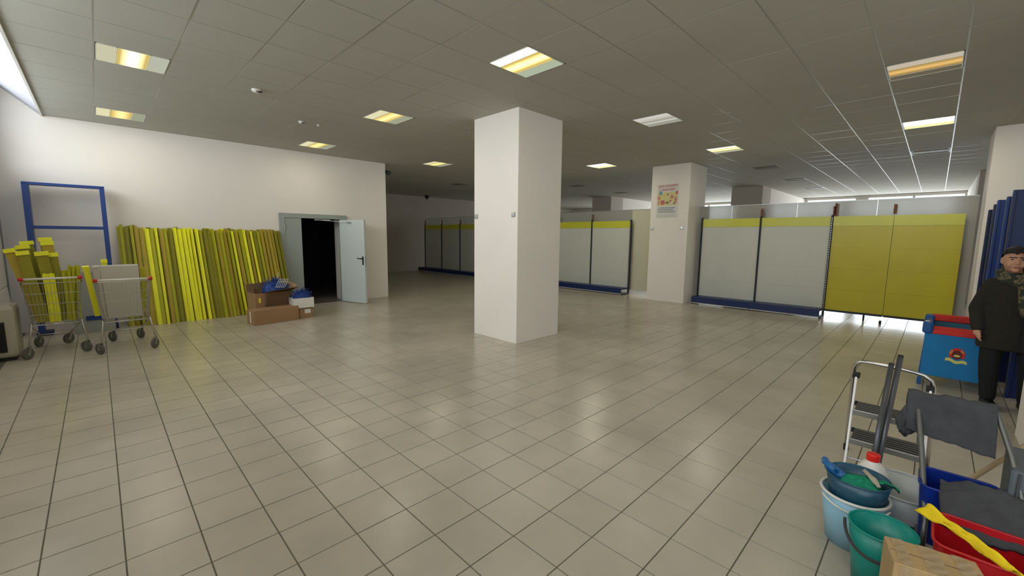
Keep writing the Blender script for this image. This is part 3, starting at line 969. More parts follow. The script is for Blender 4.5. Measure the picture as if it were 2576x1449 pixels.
for k in range(n):
    u = k / (n - 1)
    xt = 0.29 + 2.55 * u + rng.uniform(-0.006, 0.006)
    layer = k % 2
    xb = xt + rng.uniform(-0.006, 0.010) + 0.02 + 0.07 * u
    L_ = 1.80 + rng.uniform(-0.03, 0.02) - 0.02 * u
    yb = 9.72 - 0.055 * layer + rng.uniform(-0.025, 0.025) + (0.10 if u < 0.1 else 0) + max(0, u - 0.7) * 0.3
    yt = 10.225 - 0.05 * layer
    zt = math.sqrt(max(L_ ** 2 - (yt - yb) ** 2 - (xt - xb) ** 2, 1))
    wdt = rng.choice((0.036, 0.045, 0.052, 0.055)) if order[k] != 'bright_yellow' else rng.choice((0.038, 0.05, 0.058))
    p, q = Vector((xb, yb, 0.0)), Vector((xt, yt, zt))
    nrm = Vector((0, -1, 0.2)).normalized()
    cnt[order[k]] = cnt.get(order[k], 0) + 1
    o0 = thing('price_rail', ORD[cnt[order[k]] - 1] + ' ' + SL[order[k]], 'price rail', p, 'yellow rails leaning on the wall')
    d_ = (q - p).normalized(); a_ = d_.cross(nrm).normalized(); nn = a_.cross(d_).normalized()
    if nn.y > 0: nn = -nn
    dep = 0.018
    b = MB()
    b.bar(p, q, wdt, 0.003, nn)
    b.build('web', order[k], o0)
    b = MB()
    for sgn in (-1, 1):
        off = a_ * (sgn * wdt / 2) + nn * (dep / 2)
        b.bar(p + off, q + off, 0.003, dep, nn)
    b.build('lip', order[k], o0)
# ================================================================== SHOPPING CARTS
def cart(cx, yn, w_near, lab, shear_y=0.0, zh=1.0, red=True, seed=0, yaw=0.0):
    """near end (handle) at y = yn; the cart runs away from the camera; cx = centre"""
    t = thing('shopping_cart', lab, 'shopping cart', (cx, yn, 0), 'shopping carts')
    wn, wf = w_near, w_near * 0.74
    zb0, zb1 = 0.42, 0.50        # basket floor near / far
    zt0, zt1 = 0.97, 0.86
    D = 0.92

    def P(u, v, wz):   # u -1..1 across, v 0..1 away, wz 0..1 bottom to top
        wid = (wn + (wf - wn) * v) / 2
        narrow = 0.80 + 0.20 * wz
        zb = zb0 + (zb1 - zb0) * v; zt = zt0 + (zt1 - zt0) * v
        yy = yn + 0.05 * (1 - wz) * (1 - v) + v * D + (0.0 if v < 0.5 else -0.10 * (1 - wz))
        return Vector((cx + u * wid * narrow + yaw * (yy - yn), yy, zb + (zt - zb) * wz))
    b = MB()
    r_ = 0.0027
    nw = 15
    for k in range(nw + 1):                       # near and far face verticals, floor wires
        u = -1 + 2 * k / nw
        b.tube([P(u, 0, 0), P(u, 0, 1)], r_, 4)
        b.tube([P(u, 1, 0), P(u, 1, 1)], r_, 4)
        b.tube([P(u, 0, 0), P(u, 1, 0)], r_, 4)
    for k in range(22):
        v = k / 21
        for u in (-1, 1): b.tube([P(u, v, 0), P(u, v, 1)], r_, 4)
    for wz in (0.0, 0.25, 0.5, 0.75, 1.0):
        rr_ = 0.0065 if wz in (0.0, 1.0) else 0.0035
        b.tube([P(-1, 0, wz), P(1, 0, wz), P(1, 1, wz), P(-1, 1, wz)], rr_, 6, closed=True)
    for v in (0.33, 0.66):
        b.tube([P(-1, v, 0), P(1, v, 0)], 0.004, 4)
    b.build('basket', 'zinc', t)
    # frame
    fr = MB()
    for u in (-1, 1):
        top = P(u, 0, 1); bot = P(u, 0, 0)
        hb_ = Vector((top.x, yn - 0.06, zh))
        mid = Vector((cx + u * wn * 0.43, yn + 0.07, 0.42)); low = Vector((cx + u * wn * 0.50, yn + 0.03, 0.15))
        fr.tube([low, mid, mid + Vector((0, 0.02, 0.03))], 0.011, 8)
        fr.tube([top, hb_], 0.010, 8)
        fr.tube([mid, Vector((cx + u * wf * 0.38 + yaw * 0.8, yn + 0.80, 0.17)), Vector((cx + u * wf * 0.38 + yaw * 0.84, yn + 0.86, 0.15))], 0.010, 8)
        fr.tube([mid, P(u, 0.85, 0)], 0.009, 8)
    fr.tube([Vector((cx - wn * 0.43, yn + 0.07, 0.42)), Vector((cx + wn * 0.43, yn + 0.07, 0.42))], 0.010, 8)
    fr.tube([Vector((cx - wf * 0.38 + yaw * 0.8, yn + 0.80, 0.17)), Vector((cx + wf * 0.38 + yaw * 0.8, yn + 0.80, 0.17))], 0.010, 8)
    fr.build('frame', 'chrome', t, smooth=True)
    hx = P(1, 0, 1).x - cx
    MB().tube([(cx - hx * 0.93, yn - 0.06, zh), (cx + hx * 0.93, yn - 0.06, zh)], 0.014, 10).build('handle', 'white_plastic', t, smooth=True)
    for u in (-1, 1):
        MB().tube([(cx + u * hx * 0.90, yn - 0.06, zh), (cx + u * (hx + 0.015), yn - 0.06, zh)], 0.022, 10).build('handle_cap', 'red_plastic', t, smooth=True)
    rg = random.Random(seed)
    for (ux, yy, dx) in ((-wn * 0.5, yn + 0.03, 0), (wn * 0.5, yn + 0.03, 0), (-wf * 0.38, yn + 0.86, yaw * 0.86), (wf * 0.38, yn + 0.86, yaw * 0.86)):
        c_ = Vector((cx + ux + dx, yy, 0.0)); a = rg.choice((rg.uniform(0.35, 0.75), rg.uniform(2.3, 2.7)))
        ax = Vector((math.cos(a), math.sin(a), 0)); fwd_ = Vector((-math.sin(a), math.cos(a), 0))
        hub = c_ + fwd_ * 0.03 + Vector((0, 0, 0.0735))
        fk = MB()
        for s_ in (-1, 1):
            fk.bar(c_ + ax * (s_ * 0.017) + Vector((0, 0, 0.155)), hub + ax * (s_ * 0.017), 0.025, 0.004, ax)
        fk.bar(c_ - ax * 0.019 + Vector((0, 0, 0.157)), c_ + ax * 0.019 + Vector((0, 0, 0.157)), 0.035, 0.006)
        ck = fk.build('caster', 'zinc', t)
        MB().tube([hub - ax * 0.015, hub + ax * 0.015], 0.0730, 22).build('wheel', 'rubber_grey', ck, smooth=False, bevel=0.004)
        MB().tube([hub - ax * 0.0155, hub + ax * 0.0155], 0.02, 12).build('hub', 'grey_plastic', ck)
    return t


cart(-0.455, 8.02, 0.53, 'left shopping cart filled with upright yellow rails, beside the air unit', zh=1.03, seed=3, yaw=-0.09)
cart(0.215, 7.70, 0.56, 'right shopping cart holding a white board box, in front of the yellow rails', zh=1.0, seed=9, yaw=0.02)

# contents of the left cart: tall upright rails with bright T shaped ends
def stick(p, q, w_, h_, m_, lab, nm='boxed_rail', cap=True, grp='yellow rails standing in the carts', ref=(0, -1, 0)):
    p, q = Vector(p), Vector(q)
    t_ = thing(nm, lab, 'price rail', p, grp)
    MB().bar(p, q, w_, h_, ref).build('web', m_, t_)
    d_ = (q - p).normalized(); rf = Vector(ref)
    a_ = d_.cross(rf).normalized()
    nn = a_.cross(d_)
    for s_ in (-1, 1):
        o_ = a_ * (s_ * w_ * 0.46) - nn * (h_ * 0.8)
        MB().bar(p + o_, q + o_, 0.004, h_ * 1.1, nn).build('lip', m_, t_)
    if cap:
        MB().bar(q, q + d_ * 0.05, w_ * 1.15, h_ * 2.4, ref).build('end_cap', 'bright_yellow', t_)
    return t_


st = [((-0.60, 8.22, .445), (-0.79, 8.20, 1.36), 0.085, 'outermost rail tilted far left out of the left cart'),
      ((-0.58, 8.30, .445), (-0.69, 8.34, 1.40), 0.11, 'rail with a bright end, third from the left in the left cart'),
      ((-0.57, 8.16, .445), (-0.68, 8.14, 1.33), 0.10, 'rail in front of the tilted ones in the left cart'),
      ((-0.55, 8.40, .45), (-0.66, 8.46, 1.45), 0.11, 'taller rail at the back of the left group in the left cart'),
      ((-0.44, 8.18, .445), (-0.52, 8.14, 1.32), 0.11, 'rail with flat bright end left of the tall middle ones in the left cart'),
      ((-0.40, 8.32, .445), (-0.47, 8.30, 1.45), 0.105, 'tall rail in the middle of the left cart'),
      ((-0.42, 8.40, .45), (-0.49, 8.40, 1.50), 0.11, 'tallest rail standing in the left cart'),
      ((-0.38, 8.22, .445), (-0.43, 8.20, 1.30), 0.09, 'short dull rail at the right of the tall ones in the left cart')]
for i, (p, q, w_, lab) in enumerate(st):
    stick(p, q, w_, 0.022, ('ochre', 'olive', 'olive', 'olive', 'olive', 'ochre', 'olive', 'olive')[i], 'yellow ' + lab)


def bundle(c, wx, wy, z0, z1, tilt, lab, m_='lime_yellow', seed=0):
    t_ = thing('rail_bundle', lab, 'price rail', c, 'bundles of thin yellow strips in the carts')
    rg = random.Random(seed)
    for k in range(16):
        x = c[0] + rg.uniform(-wx, wx) / 2; y_ = c[1] + rg.uniform(-wy, wy) / 2
        MB().bar((x, y_, z0), (x + tilt + rg.uniform(-.01, .01), y_ + rg.uniform(-.01, .01), z1 + rg.uniform(-0.03, 0.03)), 0.03, 0.003, (rg.uniform(-1, 1), 1, 0)).build('strip', m_, t_)
    return t_


bundle((-0.47, 8.12, 0.44), 0.09, 0.05, 0.44, 1.06, -0.02, 'short bright bundle of thin strips at the front of the left cart', 'bright_yellow', 1)
bundle((-0.33, 8.20, 0.44), 0.08, 0.07, 0.44, 1.09, -0.01, 'bundle of thin yellow strips right of the tall rails in the left cart', 'lime_yellow', 2)
bundle((-0.28, 8.24, 0.45), 0.10, 0.08, 0.45, 1.15, 0.04, 'thick bundle of yellow strips in the right corner of the left cart', 'lime_yellow', 3)
M['board'] = mat('pale_board', (188, 182, 168), 0.6, var=0.03)
# contents of the right cart
t = thing('board_box', 'large pale flat box standing upright in the right shopping cart', 'box', (0.2, 8.05, 0.45))
MB().hexa([(0.03, 7.92, .445), (0.39, 7.92, .445), (0.39, 8.10, .445), (0.03, 8.10, .445)], [(0.0, 7.88, 1.17), (0.39, 7.88, 1.17), (0.39, 8.06, 1.17), (0.0, 8.06, 1.17)]).build('front_board', 'board', t, bevel=0.004)
MB().hexa([(-0.03, 7.96, .445), (0.026, 7.93, .445), (0.026, 8.12, .445), (-0.03, 8.14, .445)], [(-0.075, 7.93, 1.16), (-0.004, 7.885, 1.165), (-0.004, 8.08, 1.165), (-0.075, 8.12, 1.16)]).build('side_board', 'board', t, bevel=0.004)
MB().hexa([(-0.07, 7.885, 1.171), (0.385, 7.885, 1.175), (0.385, 7.90, 1.175), (-0.07, 7.90, 1.171)], [(-0.07, 7.885, 1.184), (0.385, 7.885, 1.188), (0.385, 7.90, 1.188), (-0.07, 7.90, 1.184)]).build('top_strip', 'paper', t)
stick((-0.07, 8.2, .46), (-0.13, 7.93, 1.13), 0.06, 0.015, 'bright_yellow', 'bright yellow rail end sticking out left of the white box')
stick((0.08, 8.22, .46), (0.05, 8.18, 1.20), 0.06, 0.015, 'bright_yellow', 'yellow rail just peeping over the white box in the right cart')
stick((0.42, 8.12, .46), (0.45, 8.06, 1.13), 0.055, 0.02, 'lime_yellow', 'yellow rail standing right of the white box in the right cart', cap=False)

# ================================================================== BOXES BY THE DOOR
rngb = random.Random(5)


def rbox(nm, lab, cat, p0, ang, L_, D_, z0, h_, m_='card', wall_only=False, grp=None):
    """box whose near left bottom corner is p0, running along ang"""
    t_ = thing(nm, lab, cat, (p0[0], p0[1], z0), grp)
    u = Vector((math.cos(ang), math.sin(ang), 0)); v = Vector((-math.sin(ang), math.cos(ang), 0)); o_ = Vector((p0[0], p0[1], 0))

    def Q(a, b, z): return o_ + u * a + v * b + Vector((0, 0, z))
    if not wall_only:
        MB().hexa([Q(0, 0, z0), Q(L_, 0, z0), Q(L_, D_, z0), Q(0, D_, z0)], [Q(0, 0, z0 + h_), Q(L_, 0, z0 + h_), Q(L_, D_, z0 + h_), Q(0, D_, z0 + h_)]).build('body', m_, t_, bevel=0.004)
    else:
        w_ = 0.006
        b = MB()
        for (a0, a1, b0, b1) in ((0, L_, 0, w_), (0, L_, D_ - w_, D_), (0, w_, w_, D_ - w_), (L_ - w_, L_, w_, D_ - w_)):
            b.hexa([Q(a0, b0, z0), Q(a1, b0, z0), Q(a1, b1, z0), Q(a0, b1, z0)], [Q(a0, b0, z0 + h_), Q(a1, b0, z0 + h_), Q(a1, b1, z0 + h_), Q(a0, b1, z0 + h_)])
        b.hexa([Q(0, 0, z0), Q(L_, 0, z0), Q(L_, D_, z0), Q(0, D_, z0)], [Q(0, 0, z0 + .006), Q(L_, 0, z0 + .006), Q(L_, D_, z0 + .006), Q(0, D_, z0 + .006)])
        b.build('body', m_, t_)
    return t_, Q


t, Q = rbox('long_box', 'long low closed cardboard box on the floor in front of the open box', 'box', (1.885, 8.41), 0.165, 0.80, 0.30, 0.0, 0.265)
MB().hexa([Q(-0.002, 0.13, 0.03), Q(0.0, 0.13, 0.03), Q(0.0, 0.17, 0.03), Q(-0.002, 0.17, 0.03)], [Q(-0.002, 0.13, 0.24), Q(0.0, 0.13, 0.24), Q(0.0, 0.17, 0.24), Q(-0.002, 0.17, 0.24)]).build('tape', 'paper', t)
MB().hexa([Q(0.02, 0.145, 0.2655), Q(0.78, 0.145, 0.2655), Q(0.78, 0.155, 0.2655), Q(0.02, 0.155, 0.2655)], [Q(0.02, 0.145, 0.267), Q(0.78, 0.145, 0.267), Q(0.78, 0.155, 0.267), Q(0.02, 0.155, 0.267)]).build('seam', 'card_in', t)
t, Q = rbox('open_box', 'open cardboard box with raised flaps and blue plastic parts, behind the long box', 'box', (2.02, 8.84), 0.10, 0.62, 0.40, 0.0, 0.52, wall_only=True)


def flap(a, b, c, d, m_='card_in'):
    MB().add([a, b, c, d], [(0, 1, 2, 3)]).build('flap', m_, t, solid=0.006)


flap(Q(0.16, -0.003, 0.52), Q(0.62, -0.003, 0.52), Q(0.74, -0.10, 0.60), Q(0.17, -0.20, 0.57))
flap(Q(0, 0.01, 0.52), Q(0, 0.39, 0.52), Q(-0.01, 0.40, 0.66), Q(-0.02, 0.02, 0.64))
flap(Q(0, 0.40, 0.52), Q(0.6, 0.40, 0.52), Q(0.6, 0.46, 0.70), Q(0, 0.45, 0.66))
flap(Q(0.62, 0.0, 0.52), Q(0.62, 0.4, 0.52), Q(0.74, 0.4, 0.68), Q(0.78, -0.02, 0.63), 'card')
MB().hexa([Q(0.16, -0.012, 0.22), Q(0.60, -0.012, 0.22), Q(0.60, -0.004, 0.22), Q(0.16, -0.004, 0.22)], [Q(0.17, -0.10, 0.54), Q(0.66, -0.06, 0.53), Q(0.66, -0.05, 0.53), Q(0.17, -0.09, 0.54)]).build('hanging_flap', 'card_in', t)
MB().hexa([Q(0.055, -0.004, 0.34), Q(0.09, -0.004, 0.34), Q(0.09, -0.001, 0.34), Q(0.055, -0.001, 0.34)], [Q(0.055, -0.004, 0.43), Q(0.09, -0.004, 0.43), Q(0.09, -0.001, 0.43), Q(0.055, -0.001, 0.43)]).build('yellow_sticker', 'bright_yellow', t)
M['blue_tangle'] = mat('blue_plastic_tangle', (14, 62, 142), 0.45, var=0.2, scale=25)


def tangle(c, rx, ry, rz, lab, seed, n_=150):
    b = MB(); rg = random.Random(seed)
    b.ell(c, rx * 0.86, ry * 0.86, rz * 0.80, 14, 8)
    for k in range(n_):
        a = rg.uniform(0, 6.28); e = rg.uniform(0.15, 1.5)
        d_ = Vector((rx * math.cos(e) * math.cos(a), ry * math.cos(e) * math.sin(a), rz * math.sin(e)))
        p = Vector(c) + d_ * 0.86
        tt = Vector((rg.uniform(-1, 1), rg.uniform(-1, 1), rg.uniform(-0.4, 1))).normalized() * rg.uniform(0.04, 0.11)
        m_ = p + tt * 0.5 + d_.normalized() * rg.uniform(0.01, 0.04)
        b.tube([p, m_, p + tt + d_.normalized() * rg.uniform(-0.01, 0.03)], 0.0035, 4)
    o_ = b.build('blue_plastic_parts', 'blue_tangle', None, kind='stuff')
    tag(o_, lab, 'plastic parts')
    return o_


tangle((2.42, 9.06, 0.53), 0.27, 0.19, 0.22, 'tangled blue plastic parts heaped in the open cardboard box', 1)
t2 = thing('wire_rack', 'small white wire rack lying on the blue plastic parts', 'rack', (2.4, 8.84, 0.6))
b = MB()
r0, ru, rv = Vector((2.36, 8.80, 0.62)), Vector((0.17, 0.03, -0.01)), Vector((0.09, 0.06, 0.15))
for k in range(6): b.tube([r0 + ru * (k / 5), r0 + ru * (k / 5) + rv], 0.004, 5)
for k in (0, 0.7, 1.0): b.tube([r0 + rv * k, r0 + rv * k + ru], 0.004, 5)
b.tube([r0 + rv * 1.0 + Vector((-0.02, 0.05, 0.02)), r0 + rv * 1.0 + Vector((0.01, 0.06, 0.12))], 0.005, 5)
b.build('wires', 'white_plastic', t2)
t, Q = rbox('small_box', 'small brown cardboard box with a white label under the white carton', 'box', (2.70, 8.60), 0.05, 0.26, 0.24, 0.0, 0.20)
MB().hexa([Q(0.10, -0.003, 0.09), Q(0.21, -0.003, 0.09), Q(0.21, -0.001, 0.09), Q(0.10, -0.001, 0.09)], [Q(0.10, -0.003, 0.17), Q(0.21, -0.003, 0.17), Q(0.21, -0.001, 0.17), Q(0.10, -0.001, 0.17)]).build('label', 'paper', t)
t, Q = rbox('white_carton', 'white open carton full of blue plastic parts on top of the small brown box', 'box', (2.60, 8.57), 0.0, 0.37, 0.30, 0.201, 0.20, 'paper', wall_only=True)
tangle((2.79, 8.72, 0.36), 0.19, 0.15, 0.17, 'tangled blue plastic parts heaped in the white carton', 2, 130)

# ================================================================== PLAYPEN
M['pen_blue'] = mat('playpen_blue_fabric', (22, 124, 186), 0.75, var=0.05, scale=8, bump=0.15, bscale=300)
M['pen_red'] = mat('playpen_red_fabric', (214, 50, 38), 0.7, var=0.05, scale=8)
M['pen_mesh'] = mat('playpen_teal_mesh', (70, 120, 140), 0.8)
M['pen_corner'] = mat('playpen_corner_blue', (20, 84, 150), 0.5)
x0, x1, y0, y1 = 6.60, 7.32, -0.50, 0.0
t = thing('playpen', 'blue folding playpen with red padded rims beside the man', 'playpen', (6.95, -0.3, 0))
for (a, b_, nm) in (((x0, x0 + 0.03, y0, y1), None, 'side_panel'), ((x1 - 0.03, x1, y0, y1), None, 'side_panel'), ((x0 + .03, x1 - .03, y1 - 0.03, y1), None, 'side_panel'), ((x0 + .03, x1 - .03, y0, y0 + 0.03), None, 'side_panel')):
    MB().box(*a, 0.12, 0.62).build(nm, 'pen_blue', t, bevel=0.01)
MB().box(x0 + .03, x1 - .03, y0 + .03, y1 - .03, 0.12, 0.20).build('mattress', 'pen_blue', t, bevel=0.01)
ins = MB().box(x1 - 0.036, x1 - 0.031, y0 + .05, y1 - .05, 0.25, 0.66).build('mesh_panel', 'pen_mesh', t)
# padded sloping rims: front and back red, sides blue
for (xa, sgn) in ((x0, 1), (x1, -1)):
    zl = 0.0 if sgn > 0 else 0.055
    MB().hexa([(xa - 0.012, y0 + .05, 0.60 + zl), (xa + sgn * 0.06, y0 + .05, 0.61 + zl), (xa + sgn * 0.06, y1 - .05, 0.61 + zl), (xa - 0.012, y1 - .05, 0.60 + zl)][::sgn],
              [(xa - 0.008 * sgn, y0 + .05, 0.645 if sgn > 0 else 0.745), (xa + sgn * 0.06, y0 + .05, 0.69 if sgn > 0 else 0.74), (xa + sgn * 0.06, y1 - .05, 0.69 if sgn > 0 else 0.74), (xa - 0.008 * sgn, y1 - .05, 0.645 if sgn > 0 else 0.745)][::sgn]).build('rim', 'pen_red', t, bevel=0.012)
for yy in (y0 + 0.02, y1 - 0.04):
    MB().box(x0 + .08, x1 - .08, yy - 0.02, yy + 0.04, 0.62, 0.70).build('rim', 'pen_corner', t, bevel=0.015)
for (cx_, cy_) in ((x0 + .02, y1 - .02), (x1 - .03, y1 - .03), (x0 + .02, y0 + .02), (x1 - .03, y0 + .03)):
    MB().box(cx_ - 0.05, cx_ + 0.05, cy_ - 0.045, cy_ + 0.045, 0.60, 0.735).build('corner_cap', 'pen_corner', t, bevel=0.025)
    MB().bar((cx_, cy_, 0.60), (cx_, cy_ + (0.02 if cy_ > -0.3 else -0.02), 0.0), 0.035, 0.035).build('leg', 'pen_corner', t, bevel=0.006)
MB().lathe([(0.022, 0), (0.018, 0.008), (0, 0.01)], (x0 + .01, y1 - .01, 0.735), 16).build('white_button', 'paper', t)
# round emblem with a yellow banner on the front side
ex, ey, ez = x0 - 0.001, -0.27, 0.40


def edisc(ry, rz, y_, z_, m_, lay, a0=0, a1=360, ri=0.0, nm='emblem'):
    n_ = 24; X_ = ex - 0.0012 * lay; b = MB(); pts = []
    for k in range(n_ + 1):
        a = R(a0 + (a1 - a0) * k / n_)
        pts += [(X_, y_ + ry * math.cos(a), z_ + rz * math.sin(a)), (X_, y_ + ry * ri * math.cos(a), z_ + rz * ri * math.sin(a))]
    b.add(pts, [(2 * k, 2 * k + 2, 2 * k + 3, 2 * k + 1) for k in range(n_)])
    return b.build(nm, m_, t)


edisc(0.062, 0.075, ey, ez, 'pen_red', 1, -35, 215, 0.0)
edisc(0.058, 0.070, ey, ez, 'print_orange', 2, 120, 160, 0.62)
edisc(0.060, 0.072, ey, ez, 'print_orange', 2, 0, 45, 0.62)
M['emblem_dark'] = mat('emblem_dark_red', (110, 30, 24), 0.6)
edisc(0.040, 0.050, ey, ez, 'emblem_dark', 3)
edisc(0.026, 0.012, ey, ez - 0.012, 'print_yellow', 4)
b = MB(); pts = []
for k in range(13):
    u = k / 12
    z_ = ez - 0.062 - 0.018 * u + 0.010 * math.sin(u * 9.4)
    pts += [(ex - 0.006, ey + 0.085 - 0.165 * u, z_ + 0.014), (ex - 0.006, ey + 0.085 - 0.165 * u, z_ - 0.020)]
b.add(pts, [(2 * k, 2 * k + 2, 2 * k + 3, 2 * k + 1) for k in range(12)])
b.build('emblem_banner', 'print_yellow', t)

# ================================================================== BLUE PANELS stacked beside the cream column
grp = 'blue steel panels stacked upright at the right'
pan = [(9.30, -0.49, 2.10, 'blue_dark', 'shortest blue steel panel of the stack, next to the cream column'),
       (8.70, -0.50, 2.14, 'blue_dark', 'second blue steel panel of the stack from the cream column'),
       (8.15, -0.495, 2.16, 'blue_steel', 'middle blue steel panel of the stack behind the man'),
       (7.75, -0.54, 2.17, 'blue_steel', 'blue steel panel of the stack just left of the man\'s head'),
       (7.45, -0.56, 2.22, 'blue_dark', 'nearest tall blue steel panel above the man\'s head')]
for (x, y, hgt, m_, lab) in pan:
    t = thing('steel_panel', lab, 'panel', (x, y - 0.2, 0), grp)
    b = MB().box(x - 0.02, x + 0.02, y - 0.42, y, 0.0, hgt)
    b.build('sheet', m_, t, bevel=0.003)
    MB().box(x - 0.05, x + 0.05, y - 0.02, y + 0.004, 0.0, hgt - 0.003).build('edge_flange', m_, t, bevel=0.003)
    MB().box(x - 0.05, x - 0.02, y - 0.42, y - 0.40, 0.0, hgt - 0.003).build('edge_flange', m_, t, bevel=0.003)
for (x, y, hgt, lab) in ((8.42, -0.51, 2.12, 'pale grey steel sheet between the blue panels, left one'), (7.60, -0.56, 2.19, 'pale grey steel sheet between the blue panels, right one above the man')):
    t = thing('steel_panel', lab, 'panel', (x, y - 0.2, 0), 'grey sheets among the blue panels')
    MB().box(x - 0.012, x + 0.012, y - 0.44, y - 0.01, 0, hgt).build('sheet', 'grey_panel', t)
t = thing('steel_panel', 'low dark blue panel standing behind the man\'s legs', 'panel', (6.75, -0.9, 0))
MB().box(6.72, 6.76, -1.25, -0.66, 0.0, 1.05).build('sheet', 'blue_dark', t, bevel=0.003)
MB().box(6.68, 6.80, -0.68, -0.655, 0.0, 1.05).build('edge_flange', 'blue_dark', t, bevel=0.003)


# ================================================================== MAN
def blob(mb, name, m_, parent, voxel=0.010, smooth=6, label=None):
    """union of overlapping solids grown into one continuous smooth skin"""
    me = mb.mesh('tmp')
    ob = bpy.data.objects.new('tmp', me); COL.objects.link(ob)
    md = ob.modifiers.new('r', 'REMESH'); md.mode = 'VOXEL'; md.voxel_size = voxel
    if smooth:
        s_ = ob.modifiers.new('s', 'SMOOTH'); s_.iterations = smooth; s_.factor = 0.5
    bpy.context.view_layer.update()
    dg = bpy.context.evaluated_depsgraph_get()
    nm = bpy.data.meshes.new_from_object(ob.evaluated_get(dg))
    bpy.data.objects.remove(ob); bpy.data.meshes.remove(me)
    org = Vector(ORG.get(parent.name, (0, 0, 0))) if parent else Vector((0, 0, 0))
    nm.transform(Matrix.Translation(-org))
    for p in nm.polygons: p.use_smooth = True
    nm.materials.clear(); nm.materials.append(M[m_] if isinstance(m_, str) else m_)
    nm.name = name
    o_ = bpy.data.objects.new(name, nm); COL.objects.link(o_)
    if parent: o_.parent = parent
    ORG[o_.name] = tuple(org)
    if label: o_['label'] = label
    return o_


M['skin'] = mat('skin', (196, 148, 122), 0.55, var=0.04, scale=12)
M['hair'] = mat('black_hair', (22, 20, 20), 0.6, bump=0.4, bscale=160)
M['coat'] = mat('dark_brown_wool_coat', (38, 34, 28), 0.9, var=0.15, scale=30, bump=0.25, bscale=250)
M['trousers'] = mat('black_trousers', (18, 19, 24), 0.85, bump=0.1)
M['shoe'] = mat('black_leather', (20, 18, 16), 0.4)
M['eye_dark'] = mat('eye_dark', (40, 28, 22), 0.3)
M['lip'] = mat('lip', (160, 100, 88), 0.5)
MXb, MYb = 6.20, -0.585


def scarf_mat():
    m = mat('camouflage_scarf', (84, 88, 66), 0.95, bump=0.4, bscale=120)
    nt = m.node_tree; N, L = nt.nodes, nt.links
    p = N['Principled BSDF']; g = N.new('ShaderNodeNewGeometry'); n_ = N.new('ShaderNodeTexNoise'); n_.inputs['Scale'].default_value = 22; n_.inputs['Detail'].default_value = 3
    L.new(g.outputs['Position'], n_.inputs['Vector'])
    r_ = N.new('ShaderNodeValToRGB'); r_.color_ramp.interpolation = 'CONSTANT'
    e = r_.color_ramp.elements
    e[0].color = (*lin((52, 56, 42)), 1); e[0].position = 0; e[1].color = (*lin((112, 108, 84)), 1); e[1].position = 0.48
    e2 = r_.color_ramp.elements.new(0.56); e2.color = (*lin((78, 72, 56)), 1)
    L.new(n_.outputs['Fac'], r_.inputs[0]); L.new(r_.outputs[0], p.inputs['Base Color'])
    return m


M['scarf'] = scarf_mat()
TH = R(6)     # small turn of the body


def W(s, f, z):
    """man space: s = towards his right hand (picture-left), f = forward (to the camera)"""
    s2 = s * math.cos(TH) - f * math.sin(TH); f2 = s * math.sin(TH) + f * math.cos(TH)
    return Vector((MXb - f2, MYb + s2, z))


man = thing('person', 'man in a dark coat and camouflage scarf standing at the right edge', 'person', (MXb, MYb, 0))
ROT = Matrix.Rotation(0, 3, 'Z')
# head centre
HC = (0.055, 0.035, 1.465)
bd = MB()
hc = W(*HC)
bd.ell(hc, 0.098, 0.077, 0.115, 24, 16)                        # skull (x depth, y width)
bd.ell(W(HC[0], 0.055, 1.425), 0.070, 0.060, 0.080, 20, 14)    # jaw
bd.capsule(W(HC[0], 0.125, 1.468), W(HC[0] - 0.0, 0.143, 1.437), 0.009, 0.014, 10)   # nose
for s_ in (-1, 1):
    bd.ell(W(HC[0] + s_ * 0.040, 0.098, 1.425), 0.026, 0.024, 0.030)          # cheeks
    bd.ell(W(HC[0] + s_ * 0.032, 0.108, 1.492), 0.018, 0.028, 0.011)          # brows
    bd.ell(W(HC[0] + s_ * 0.078, 0.020, 1.455), 0.018, 0.010, 0.032)          # ears
bd.ell(W(HC[0], 0.115, 1.398), 0.016, 0.024, 0.009)            # mouth mound
bd.ell(W(HC[0], 0.105, 1.366), 0.022, 0.024, 0.018)            # chin
bd.capsule(W(0.03, 0.0, 1.24), W(HC[0], 0.02, 1.40), 0.062, 0.054)
bd.loft([(*W(0, 0, 0.80).to_tuple(), 0.115, 0.165), (*W(0, 0, 0.95).to_tuple(), 0.11, 0.155), (*W(0, 0, 1.12).to_tuple(), 0.12, 0.165), (*W(0, 0, 1.24).to_tuple(), 0.10, 0.17), (*W(0, 0, 1.29).to_tuple(), 0.07, 0.10)])
